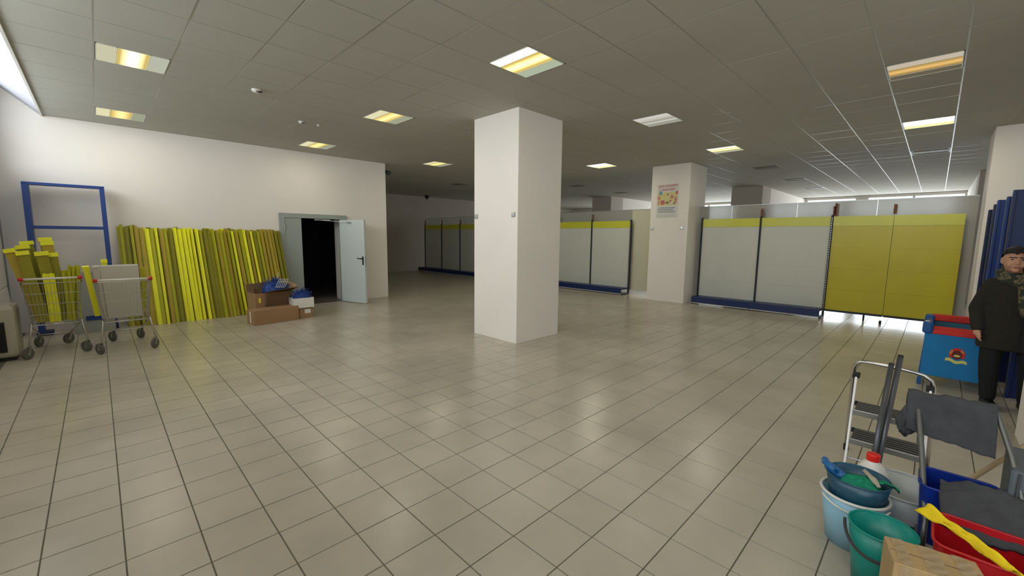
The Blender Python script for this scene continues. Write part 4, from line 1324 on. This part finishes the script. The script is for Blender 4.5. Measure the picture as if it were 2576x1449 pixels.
# limbs
bd.capsule(W(0.10, 0, 0.84), W(0.115, 0.01, 0.45), 0.085, 0.055); bd.capsule(W(0.115, 0.01, 0.45), W(0.09, -0.01, 0.09), 0.052, 0.036)
bd.capsule(W(-0.10, 0, 0.84), W(-0.14, 0.05, 0.45), 0.085, 0.055); bd.capsule(W(-0.14, 0.05, 0.45), W(-0.16, -0.02, 0.09), 0.052, 0.036)
bd.capsule(W(0.17, 0, 1.22), W(0.235, 0.0, 0.98), 0.050, 0.040); bd.capsule(W(0.235, 0.0, 0.98), W(0.235, 0.07, 0.80), 0.038, 0.027)
bd.capsule(W(-0.17, 0, 1.22), W(-0.235, 0.0, 0.98), 0.050, 0.040); bd.capsule(W(-0.235, 0.0, 0.98), W(-0.22, 0.08, 0.79), 0.038, 0.027)
for s_ in (1, -1):      # hands: palm, four fingers of different length, thumb off the palm's side
    px_ = s_ * 0.235
    bd.capsule(W(px_, 0.075, 0.79), W(px_, 0.09, 0.745), 0.027, 0.030)
    for k, (ln, df) in enumerate(((0.030, 0.026), (0.036, 0.009), (0.033, -0.008), (0.024, -0.024))):
        b0 = W(px_, 0.09 + df, 0.735); b1 = W(px_ - s_ * 0.006, 0.094 + df, 0.735 - ln); b2 = W(px_ - s_ * 0.028, 0.094 + df, 0.725 - ln * 1.5)
        bd.capsule(b0, b1, 0.0095, 0.0088, 8); bd.capsule(b1, b2, 0.0088, 0.0075, 8)
    bd.capsule(W(px_ - s_ * 0.004, 0.108, 0.765), W(px_ - s_ * 0.014, 0.128, 0.735), 0.010, 0.009, 8)
    bd.capsule(W(px_ - s_ * 0.014, 0.128, 0.735), W(px_ - s_ * 0.02, 0.126, 0.708), 0.009, 0.008, 8)
for (s0, f0) in ((0.09, 0.0), (-0.16, -0.01)):
    bd.capsule(W(s0, f0 - 0.02, 0.06), W(s0 - 0.01, f0 + 0.12, 0.04), 0.036, 0.028)
body = blob(bd, 'body', 'skin', man, 0.0062, 3)
for s_ in (-1, 1):
    MB().ell(W(HC[0] + s_ * 0.030, 0.123, 1.470), 0.006, 0.013, 0.0055, 12, 8).build('eye', 'eye_dark', man, smooth=True)
    MB().capsule(W(HC[0] + s_ * 0.012, 0.139, 1.489), W(HC[0] + s_ * 0.050, 0.122, 1.489), 0.0045, 0.0035, 8).build('eyebrow', 'hair', man, smooth=True)
MB().capsule(W(HC[0] - 0.018, 0.131, 1.398), W(HC[0] + 0.018, 0.131, 1.398), 0.005, 0.005, 8).build('mouth', 'lip', man, smooth=True)
hb = MB()
hb.ell(W(HC[0], 0.020, 1.500), 0.104, 0.086, 0.098, 24, 14)
hb.ell(W(HC[0] + 0.01, 0.085, 1.553), 0.045, 0.070, 0.030, 16, 10)
for k_, dz_ in ((-0.05, 0.0), (-0.02, -0.012), (0.015, -0.004), (0.05, 0.004)):
    hb.ell(W(HC[0] + k_, 0.112, 1.538 + dz_), 0.016, 0.020, 0.022, 10, 8)
hb.ell(W(HC[0], -0.030, 1.45), 0.068, 0.078, 0.080, 20, 12)
# keep the face free
hair = blob(hb, 'hair', 'hair', man, 0.009, 4)
bm = bmesh.new(); bm.from_mesh(hair.data)
kill = []
for v in bm.verts:
    wv = v.co + Vector(ORG[hair.name]) - Vector((MXb, MYb, 0))
    f_ = -wv.x
    if wv.z < 1.520 - max(0, (0.06 - f_)) * 1.6 + 0.008 * math.sin(90 * wv.y) and f_ > -0.06: kill.append(v)
bmesh.ops.delete(bm, geom=kill, context='VERTS'); bm.to_mesh(hair.data); bm.free()
# coat
ct = MB()
rings = []
for (z, rf, rs) in ((0.60, 0.150, 0.225), (0.75, 0.150, 0.222), (0.92, 0.148, 0.210), (1.06, 0.150, 0.212), (1.16, 0.146, 0.215), (1.225, 0.125, 0.200), (1.275, 0.10, 0.145), (1.315, 0.082, 0.09), (1.345, 0.074, 0.078)):
    c_ = W(0.0 if z < 1.2 else (z - 1.2) * 0.3, 0.0, z); rings.append((c_.x, c_.y, c_.z, rf, rs))
ct.loft(rings, 28)
for s_ in (1, -1):
    ct.capsule(W(s_ * 0.165, 0, 1.215), W(s_ * 0.245, 0.0, 0.98), 0.072, 0.062)
    ct.capsule(W(s_ * 0.245, 0.0, 0.98), W(s_ * 0.236, 0.072, 0.80), 0.062, 0.050)
coat = blob(ct, 'coat', 'coat', man, 0.012, 5)
MB().bar(W(-0.03, 0.152, 0.62), W(-0.02, 0.150, 1.18), 0.012, 0.006, (-1, 0, 0)).build('front_edge', 'trousers', man)
for z in (0.80, 0.95, 1.10):
    MB().ell(W(-0.055, 0.153, z), 0.005, 0.012, 0.012, 12, 8).build('button', 'dark_plastic', man, smooth=True)
tr = MB()
tr.capsule(W(0.10, 0, 0.82), W(0.115, 0.01, 0.45), 0.100, 0.075); tr.capsule(W(0.115, 0.01, 0.45), W(0.09, -0.01, 0.11), 0.075, 0.060)
tr.capsule(W(-0.10, 0, 0.82), W(-0.14, 0.05, 0.45), 0.100, 0.075); tr.capsule(W(-0.14, 0.05, 0.45), W(-0.16, -0.02, 0.11), 0.075, 0.060)
blob(tr, 'trousers', 'trousers', man, 0.012, 4)
for (s0, f0) in ((0.09, 0.0), (-0.16, -0.01)):
    sh = MB()
    sh.capsule(W(s0, f0 - 0.045, 0.050), W(s0 - 0.015, f0 + 0.16, 0.042), 0.050, 0.040)
    sh.capsule(W(s0, f0 - 0.02, 0.10), W(s0, f0 - 0.02, 0.06), 0.048, 0.05)
    o_ = blob(sh, 'shoe', 'shoe', man, 0.009, 3)
    for v in o_.data.vertices: v.co.z = max(v.co.z, 0.0)
sc_ = MB()
pts = []
for k in range(17):
    a = 2 * math.pi * k / 16
    pts.append(W(0.035 + 0.095 * math.cos(a), 0.015 + 0.092 * math.sin(a), 1.335 - 0.030 * math.sin(a) + 0.008 * math.sin(3 * a)))
sc_.tube(pts[:-1], 0.036, 12, closed=True)
pts = [W(0.035 + 0.085 * math.cos(2 * math.pi * k / 16), 0.02 + 0.095 * math.sin(2 * math.pi * k / 16), 1.295 - 0.035 * math.sin(2 * math.pi * k / 16)) for k in range(16)]
sc_.tube(pts, 0.036, 12, closed=True)
sc_.capsule(W(-0.01, 0.12, 1.28), W(-0.05, 0.165, 0.99), 0.050, 0.060)
sc_.capsule(W(-0.06, 0.12, 1.27), W(-0.09, 0.155, 1.02), 0.045, 0.058)
scf = blob(sc_, 'scarf', 'scarf', man, 0.011, 4)

# ================================================================== STEP LADDER
t = thing('step_ladder', 'folding aluminium step ladder with a grey hoop and two steps', 'step ladder', (3.8, 0.13, 0))
hp = [Vector((4.05, 0.35, 0.015)), Vector((3.96, 0.345, 0.30)), Vector((3.86, 0.338, 0.62))]
hp += [Vector((3.815, 0.335, 0.715)), Vector((3.80, 0.325, 0.755)), Vector((3.795, 0.30, 0.775)), Vector((3.79, 0.26, 0.78))]
hp += [Vector((3.79, 0.13, 0.775)), Vector((3.79, 0.03, 0.765)), Vector((3.79, -0.02, 0.755)), Vector((3.80, -0.06, 0.725)), Vector((3.82, -0.075, 0.67)), Vector((3.86, -0.08, 0.60))]
hp += [Vector((3.96, -0.09, 0.30)), Vector((4.05, -0.10, 0.015))]
MB().tube(hp, 0.0125, 12).build('rear_hoop', 'chrome', t, smooth=True)
for yy in (0.35, -0.10):
    MB().tube([(4.055, yy, 0.0), (4.04, yy, 0.05)], 0.017, 12).build('rubber_foot', 'black', t)
for yy, ye in ((0.314, 0.30), (-0.062, -0.075)):
    MB().bar((3.785, yy, 0.668), (3.485, ye, 0.03), 0.026, 0.014, (0, 1, 0)).build('front_rail', 'white_rail_glare', t, bevel=0.004)
    MB().bar((3.487, ye, 0.034), (3.472, ye, 0.0), 0.03, 0.02, (0, 1, 0)).build('rubber_foot', 'black', t)
    MB().box(3.77, 3.825, yy - 0.018, yy + 0.022, 0.655, 0.69).build('hinge_cap', 'black', t, bevel=0.005)
M['tread'] = mat('grey_tread', (104, 104, 100), 0.6, bump=0.2, bscale=200)
for z, xa, xb in ((0.467, 3.64, 3.86), (0.272, 3.60, 3.84)):
    s_ = MB().box(xa, xb, -0.05, 0.295, z - 0.012, z).build('step', 'tread', t, bevel=0.003)
    MB().box(xa - 0.008, xa, -0.055, 0.30, z - 0.035, z + 0.002).build('step_lip', 'alu', s_, bevel=0.002)
    for k in range(5):
        MB().box(xa + 0.02 + k * 0.04, xa + 0.028 + k * 0.04, -0.045, 0.29, z, z + 0.0025).build('tread_rib', 'black', s_)
    for yy in (0.302, -0.058):
        MB().box(xb - 0.05, xb - 0.02, yy - 0.008, yy + 0.008, z - 0.02, z + 0.006).build('pivot', 'black', s_)
MB().tube([(3.56, 0.30, 0.15), (3.56, -0.07, 0.15)], 0.006, 8).build('cross_rod', 'alu', t)
for yy in (0.31, -0.075):
    MB().bar((3.70, yy, 0.46), (3.92, yy + 0.015, 0.42), 0.012, 0.004, (0, 1, 0)).build('stay', 'dark_steel', t)

# two mop poles leaning in front of the ladder
M['pole_grey'] = mat('grey_pole', (92, 94, 100), 0.35, metal=0.6)
M['dull_tube'] = mat('dull_grey_tube', (104, 104, 100), 0.4, metal=0.6)
t = thing('mop_pole', 'longer grey metal pole leaning in front of the step ladder', 'pole', (3.33, 0.145, 0), 'grey poles by the ladder')
MB().tube([(3.33, 0.143, 0.0), (3.75, 0.099, 0.856)], 0.016, 12).build('pole', 'pole_grey', t, smooth=True)
MB().tube([(3.748, 0.0992, 0.852), (3.757, 0.0982, 0.872)], 0.015, 12).build('cap', 'black', t)
t = thing('mop_pole', 'shorter grey metal pole leaning beside the longer one', 'pole', (3.31, 0.17, 0), 'grey poles by the ladder')
MB().tube([(3.30, 0.164, 0.0), (3.70, 0.137, 0.805)], 0.015, 12).build('pole', 'pole_grey', t, smooth=True)
MB().tube([(3.698, 0.1371, 0.801), (3.707, 0.1364, 0.818)], 0.014, 12).build('cap', 'black', t)

# ================================================================== BUCKETS, BASINS, BOTTLE
M['pale_blue'] = mat('pale_blue_plastic', (150, 196, 220), 0.4)
M['teal_dark'] = mat('dark_teal_plastic', (34, 78, 98), 0.35)
M['turquoise'] = mat('turquoise_plastic', (0, 140, 128), 0.35)
M['green_cloth'] = mat('green_cloth', (0, 128, 96), 0.85, var=0.12, scale=20)
M['blue_glove'] = mat('blue_rubber', (34, 96, 150), 0.45)
M['white_basin'] = mat('white_grey_basin', (196, 200, 200), 0.4)
M['bottle'] = mat('milky_bottle', (222, 216, 206), 0.35)
M['red_cap'] = mat('red_cap', (222, 36, 28), 0.35)
M['deep_blue'] = mat('deep_blue_bucket', (8, 40, 130), 0.35)
M['deep_red'] = mat('deep_red_bucket', (178, 16, 26), 0.35)
M['grey_cloth'] = mat('grey_microfibre', (64, 64, 67), 0.95, var=0.15, scale=14, bump=0.6, bscale=90)
M['yellow_cloth'] = mat('yellow_cloth', (238, 206, 20), 0.85, var=0.08, scale=16)
M['beige_cloth'] = mat('beige_cloth', (176, 166, 146), 0.85)
M['wood_pole'] = mat('light_wood_pole', (166, 146, 112), 0.55, var=0.06, scale=12)


def pail(cx_, cy_, z0, h_, rb, rt, m_, nm, lab, cat='bucket', rim='same', wall=0.004, handle=None, rimr=0.005):
    t_ = thing(nm, lab, cat, (cx_, cy_, z0))
    MB().lathe([(0.0, 0.0), (rb, 0.0), (rb + (rt - rb) * 0.5, h_ * 0.5), (rt, h_), (rt - wall, h_), (rb - wall + (rt - rb) * 0.5, h_ * 0.5), (rb - wall, 0.006), (0.0, 0.006)], (cx_, cy_, z0), 48).build('body', m_, t_, smooth=False)
    ob = t_.children[0]
    for p in ob.data.polygons: p.use_smooth = True
    MB().tube([(cx_ + rt * math.cos(2 * math.pi * k / 40), cy_ + rt * math.sin(2 * math.pi * k / 40), z0 + h_) for k in range(40)], rimr, 8, closed=True).build('rim', m_ if rim == 'same' else rim, t_, smooth=True)
    return t_


pl = pail(2.80, 0.185, 0.0, 0.28, 0.108, 0.145, 'pale_blue', 'bucket', 'pale blue bucket with a white rim, standing under the dark teal basin', rim='white_plastic', rimr=0.008)
hp = []
for k in range(15):
    a = R(128 + 120 * k / 14)
    hp.append((2.80 + 0.160 * math.cos(a), 0.185 + 0.160 * math.sin(a), 0.268 - 0.030 * math.sin(math.pi * k / 14)))
MB().tube(hp, 0.005, 8).build('handle', 'white_plastic', pl, smooth=True)
bs = pail(2.80, 0.178, 0.222, 0.155, 0.112, 0.136, 'teal_dark', 'basin', 'dark teal basin full of cloths, sitting in the pale blue bucket', 'basin', rimr=0.004)
# bottle behind
t = thing('bottle', 'milky canister with a red screw cap behind the dark teal basin', 'bottle', (3.06, 0.14, 0.0))
MB().lathe([(0.0, 0.0), (0.075, 0.0), (0.08, 0.02), (0.08, 0.28), (0.072, 0.32), (0.045, 0.365), (0.026, 0.382), (0.026, 0.395), (0, 0.395)], (3.06, 0.14, 0.0), 32, sx=0.95).build('body', 'bottle', t, smooth=True)
MB().lathe([(0.0, 0.382), (0.031, 0.382), (0.031, 0.418), (0.027, 0.423), (0, 0.423)], (3.06, 0.14, 0.0), 24).build('cap', 'red_cap', t, bevel=0.002)
pail(3.12, 0.0, 0.0, 0.26, 0.13, 0.185, 'white_basin', 'basin', 'pale grey basin behind the teal basin and the canister', 'basin', rimr=0.006)
gb = pail(2.505, 0.052, 0.0, 0.30, 0.092, 0.124, 'turquoise', 'bucket', 'turquoise bucket with a dark handle, in front of the pale blue bucket', rimr=0.005)
hp = []
for k in range(21):
    a = R(95 + 150 * k / 20)
    hp.append((2.505 + 0.138 * math.cos(a), 0.052 + 0.138 * math.sin(a), 0.285 - 0.085 * math.sin(math.pi * min(1, k / 20))))
MB().tube(hp, 0.0065, 8).build('handle', mat('brown_handle', (64, 54, 52), 0.5), gb, smooth=True)


def crumple(name, lab, m_, fn, nu, nv, cat='cloth', amp=0.01, seed=0, thick=0.004, grp=None):
    rg = random.Random(seed)
    ph = [rg.uniform(0, 6.28) for _ in range(8)]

    def g(u, v):
        p = Vector(fn(u, v))
        w_ = amp * (math.sin(9 * u + ph[0] + 3 * v) * math.sin(7 * v + ph[1]) + 0.6 * math.sin(21 * u + ph[2]) * math.sin(17 * v + ph[3] + 5 * u) + 0.3 * math.sin(37 * v + ph[4] + 11 * u))
        return p + Vector((w_ * 0.6, w_ * 0.4, w_))
    o_ = MB().grid(g, nu, nv).build(name, m_, None, smooth=True, solid=thick)
    tag(o_, lab, cat, grp)
    return o_


def mound(name, lab, m_, c, rx, ry, rz, seed, amp=0.25, cat='cloth', rot=0.0):
    rg = random.Random(seed); ph = [rg.uniform(0, 6.28) for _ in range(6)]
    b = MB(); n_, mm = 36, 18; vs_ = []
    for i in range(mm + 1):
        th = math.pi * i / mm
        for k in range(n_):
            a = 2 * math.pi * k / n_
            d = 1 + amp * (math.sin(3 * a + ph[0] + 2 * th) * math.sin(2 * th + ph[1]) + 0.5 * math.sin(7 * a + ph[2]) * math.sin(5 * th + ph[3]) + 0.25 * math.sin(13 * a + 9 * th + ph[4]))
            x_, y_ = rx * d * math.sin(th) * math.cos(a), ry * d * math.sin(th) * math.sin(a)
            vs_.append((c[0] + x_ * math.cos(rot) - y_ * math.sin(rot), c[1] + x_ * math.sin(rot) + y_ * math.cos(rot), c[2] - rz * d * math.cos(th)))
    b.add(vs_, [(i * n_ + k, i * n_ + (k + 1) % n_, (i + 1) * n_ + (k + 1) % n_, (i + 1) * n_ + k) for i in range(mm) for k in range(n_)])
    return tag(b.build(name, m_, None, smooth=True), lab, cat)


mound('cloth', 'crumpled green cloth lying in the dark teal basin', 'green_cloth', (2.79, 0.155, 0.335), 0.085, 0.085, 0.045, 4, 0.22)
crumple('cloth', 'green cloth corner hanging over the right side of the teal basin', 'green_cloth', lambda u, v: (2.80 + 0.05 * v - 0.02, 0.10 - 0.085 * u, 0.375 + 0.02 * math.sin(3 * u) - 0.035 * u * v), 10, 8, amp=0.006, seed=2)
crumple('cloth', 'narrow grey-beige cloth strip lying across the green cloth', 'beige_cloth', lambda u, v: (2.86 - 0.13 * u + 0.02 * v, 0.17 - 0.075 * u - 0.028 * v * (1 - abs(2 * u - 1) * 0.6), 0.392 - 0.012 * u), 12, 5, amp=0.003, seed=3)
gl = thing('rubber_glove', 'blue rubber glove hanging over the left rim of the teal basin', 'glove', (2.79, 0.29, 0.38))
g_ = MB()
g_.capsule((2.80, 0.245, 0.345), (2.79, 0.300, 0.385), 0.030, 0.026)
for k, (dx_, dy, dz) in enumerate(((-0.03, 0.045, 0.02), (-0.01, 0.052, 0.030), (0.012, 0.048, 0.030), (0.03, 0.035, 0.022))):
    g_.capsule((2.79 + dx_ * 0.5, 0.302, 0.388), (2.79 + dx_, 0.302 + dy * 0.6, 0.392 + dz), 0.010, 0.008, 8)
g_.capsule((2.775, 0.27, 0.375), (2.755, 0.262, 0.402), 0.010, 0.008, 8)
blob(g_, 'glove_body', 'blue_glove', gl, 0.005, 2)

# ================================================================== CLEANING TROLLEY
t = thing('cleaning_trolley', 'two-bucket cleaning trolley with a tubular handle under grey cloths', 'trolley', (2.75, -0.2, 0))
tr_ = MB()
hp = [Vector((2.66, -0.085, 0.16)), Vector((2.76, -0.088, 0.28)), Vector((2.95, -0.045, 0.56)), Vector((3.09, -0.008, 0.765)), Vector((3.105, -0.015, 0.785)), Vector((3.11, -0.035, 0.79)),
      Vector((3.11, -0.25, 0.80)), Vector((3.11, -0.275, 0.80)), Vector((3.10, -0.292, 0.785)), Vector((3.00, -0.345, 0.62)), Vector((2.90, -0.385, 0.45)), Vector((2.80, -0.41, 0.16))]
tr_.tube(hp, 0.012, 12)
tr_.build('push_handle', 'dull_tube', t, smooth=True)
ch = MB()
for yy in (-0.07, -0.43): ch.tube([(2.28, yy, 0.13), (3.05, yy, 0.13)], 0.012, 10)
for xx in (2.28, 2.66, 3.05): ch.tube([(xx, -0.07, 0.13), (xx, -0.43, 0.13)], 0.012, 10)
ch.build('chassis', 'chrome', t, smooth=True)
for xx in (2.30, 3.03):
    for yy in (-0.07, -0.43):
        c_ = MB().bar((xx, yy, 0.125), (xx, yy, 0.075), 0.03, 0.03).build('caster', 'zinc', t)
        MB().tube([(xx, yy - 0.012, 0.0385), (xx, yy + 0.012, 0.0385)], 0.038, 16).build('wheel', 'rubber_grey', c_)


def tub(nm, lab, m_, xa, xb, ya, yb, z0, z1, fl=0.02, w_=0.005, grp=None):
    t_ = thing(nm, lab, 'bucket', ((xa + xb) / 2, (ya + yb) / 2, z0))

    def ring(x0_, x1_, y0_, y1_, z, r_=0.05, n_=5):
        pts = []
        for (cx_, cy_, a0) in ((x1_ - r_, y1_ - r_, 0), (x0_ + r_, y1_ - r_, 90), (x0_ + r_, y0_ + r_, 180), (x1_ - r_, y0_ + r_, 270)):
            for k in range(n_):
                a = R(a0 + 90 * k / (n_ - 1)); pts.append(Vector((cx_ + r_ * math.cos(a), cy_ + r_ * math.sin(a), z)))
        return pts
    R_ = [ring(xa, xb, ya, yb, z0), ring(xa - fl, xb + fl, ya - fl, yb + fl, z1), ring(xa - fl + w_, xb + fl - w_, ya - fl + w_, yb + fl - w_, z1), ring(xa + w_, xb - w_, ya + w_, yb - w_, z0 + w_)]
    n_ = len(R_[0]); b = MB(); vs_ = [v for r_ in R_ for v in r_]
    fs = [tuple(range(n_ - 1, -1, -1))]
    for i in range(3):
        fs += [(i * n_ + k, i * n_ + (k + 1) % n_, (i + 1) * n_ + (k + 1) % n_, (i + 1) * n_ + k) for k in range(n_)]
    fs.append(tuple(3 * n_ + k for k in range(n_)))
    b.add(vs_, fs); b.build('body', m_, t_)
    MB().tube(ring(xa - fl, xb + fl, ya - fl, yb + fl, z1), 0.006, 8, closed=True).build('rim', m_, t_, smooth=True)
    return t_


tub('bucket', 'deep blue rectangular bucket on the rear of the trolley', 'deep_blue', 2.80, 3.02, -0.31, -0.07, 0.145, 0.44)
tub('bucket', 'red rectangular bucket at the front of the trolley, behind the cardboard box', 'deep_red', 2.385, 2.64, -0.41, -0.13, 0.145, 0.39, fl=0.025)
# wringer press, dark grey plastic
t = thing('mop_wringer', 'dark grey plastic wringer at the right of the trolley', 'wringer', (2.95, -0.38, 0.3))
b = MB().hexa([(2.86, -0.50, 0.30), (3.06, -0.50, 0.30), (3.06, -0.33, 0.30), (2.86, -0.33, 0.30)], [(2.94, -0.55, 0.58), (3.18, -0.55, 0.62), (3.18, -0.34, 0.62), (2.94, -0.34, 0.58)])
b.build('tray', mat('wringer_grey', (74, 80, 84), 0.5, var=0.1, scale=18), t, bevel=0.012)
for k in range(5):
    MB().bar((2.855, -0.36 - k * 0.03, 0.33), (2.935, -0.37 - k * 0.035, 0.57), 0.010, 0.008, (-1, 0, 0)).build('rib', 'dark_plastic', t)
t = thing('floor_mop', 'light wooden mop handle slanting down to the right behind the trolley', 'mop', (3.1, -0.1, 0))
MB().tube([(3.06, -0.07, 0.115), (3.20, -0.245, 0.38), (3.52, -0.49, 0.60)], 0.012, 12).build('pole', 'wood_pole', t, smooth=True)
MB().box(2.96, 3.10, -0.11, -0.03, 0.085, 0.115).build('socket', 'dark_plastic', t)


def drape(u, v):
    # over the handle bar: v runs across, u from the back hem over the bar to the front hem
    y_ = 0.035 - 0.325 * v
    s_ = u * 1.0
    if s_ < 0.25:
        k = s_ / 0.25; return (3.14 + 0.02 * (1 - k), y_, 0.62 + 0.175 * k)
    if s_ < 0.40:
        a = math.pi * (s_ - 0.25) / 0.15; return (3.11 + 0.028 * math.cos(a), y_, 0.797 + 0.022 * math.sin(a))
    k = (s_ - 0.40) / 0.60
    return (3.082 - 0.05 * k, y_ - 0.01 * k, 0.797 - (0.17 + 0.05 * v) * k)


crumple('cloth', 'thick grey microfibre cloth draped over the trolley handle', 'grey_cloth', drape, 40, 30, amp=0.006, seed=8, thick=0.016)
mound('cloth', 'crumpled grey end of cloth bulging left under the draped cloth', 'grey_cloth', (3.065, 0.025, 0.655), 0.03, 0.040, 0.075, 6, 0.22)
crumple('cloth', 'second thick grey cloth lying over the red bucket', 'grey_cloth', lambda u, v: (2.86 - 0.22 * u, -0.12 - 0.30 * v - 0.01 * u, 0.468 + 0.02 * math.sin(3.1 * v) * (1 - u) - 0.09 * u - 0.04 * u * u), 30, 26, amp=0.008, seed=14, thick=0.02)
crumple('cloth', 'bright yellow cloth hanging over the left edge of the red bucket', 'yellow_cloth', lambda u, v: (2.56 - 0.22 * u - 0.03 * v, -0.10 - 0.24 * u - (0.12 - 0.12 * u + 0.05 * u * u) * (v - 0.5), 0.425 - 0.02 * u + (0.04 - 0.12 * abs(v - 0.40)) * (1 - 0.6 * u)), 30, 14, amp=0.008, seed=21, thick=0.006)

# ================================================================== CARDBOARD BOX AND BAG IN FRONT
M['card_tan'] = mat('tan_cardboard', (178, 148, 104), 0.6, var=0.08, scale=9, bump=0.3, bscale=14)
t, Q = rbox('cardboard_box', 'cardboard box closed with shiny clear tape at the lower right picture edge', 'box', (2.150, -0.262), R(13.3), 0.175, 0.27, 0.0, 0.40, m_='card_tan')
M['tape'].node_tree.nodes['Principled BSDF'].inputs['Roughness'].default_value = 0.08
for k, (b0, b1) in enumerate(((0.02, 0.07), (0.11, 0.17), (0.21, 0.25))):
    MB().grid(lambda u, v: Q(0.003 + 0.169 * u, b0 + (b1 - b0) * v, 0.4025 + 0.0012 * math.sin(23 * u + 5 * v + k)), 24, 4).build('tape', 'tape', t)
    MB().grid(lambda u, v: Q(-0.0025 - 0.0012 * math.sin(19 * u + 7 * v + k), b0 + (b1 - b0) * v, 0.395 - 0.20 * u), 24, 4).build('tape', 'tape', t)
MB().hexa([Q(0.085, 0.005, 0.4), Q(0.089, 0.005, 0.4), Q(0.089, 0.265, 0.4), Q(0.085, 0.265, 0.4)], [Q(0.085, 0.005, 0.4008), Q(0.089, 0.005, 0.4008), Q(0.089, 0.265, 0.4008), Q(0.085, 0.265, 0.4008)]).build('seam', 'card_in', t)
M['bag'] = mat('crumpled_grey_bag', (128, 126, 116), 0.22, var=0.15, scale=14, bump=0.5, bscale=30)
mound('plastic_bag', 'crumpled shiny grey plastic bag beside the cardboard box at the picture corner', 'bag', (2.20, -0.43, 0.19), 0.12, 0.13, 0.185, 12, 0.12, 'bag')
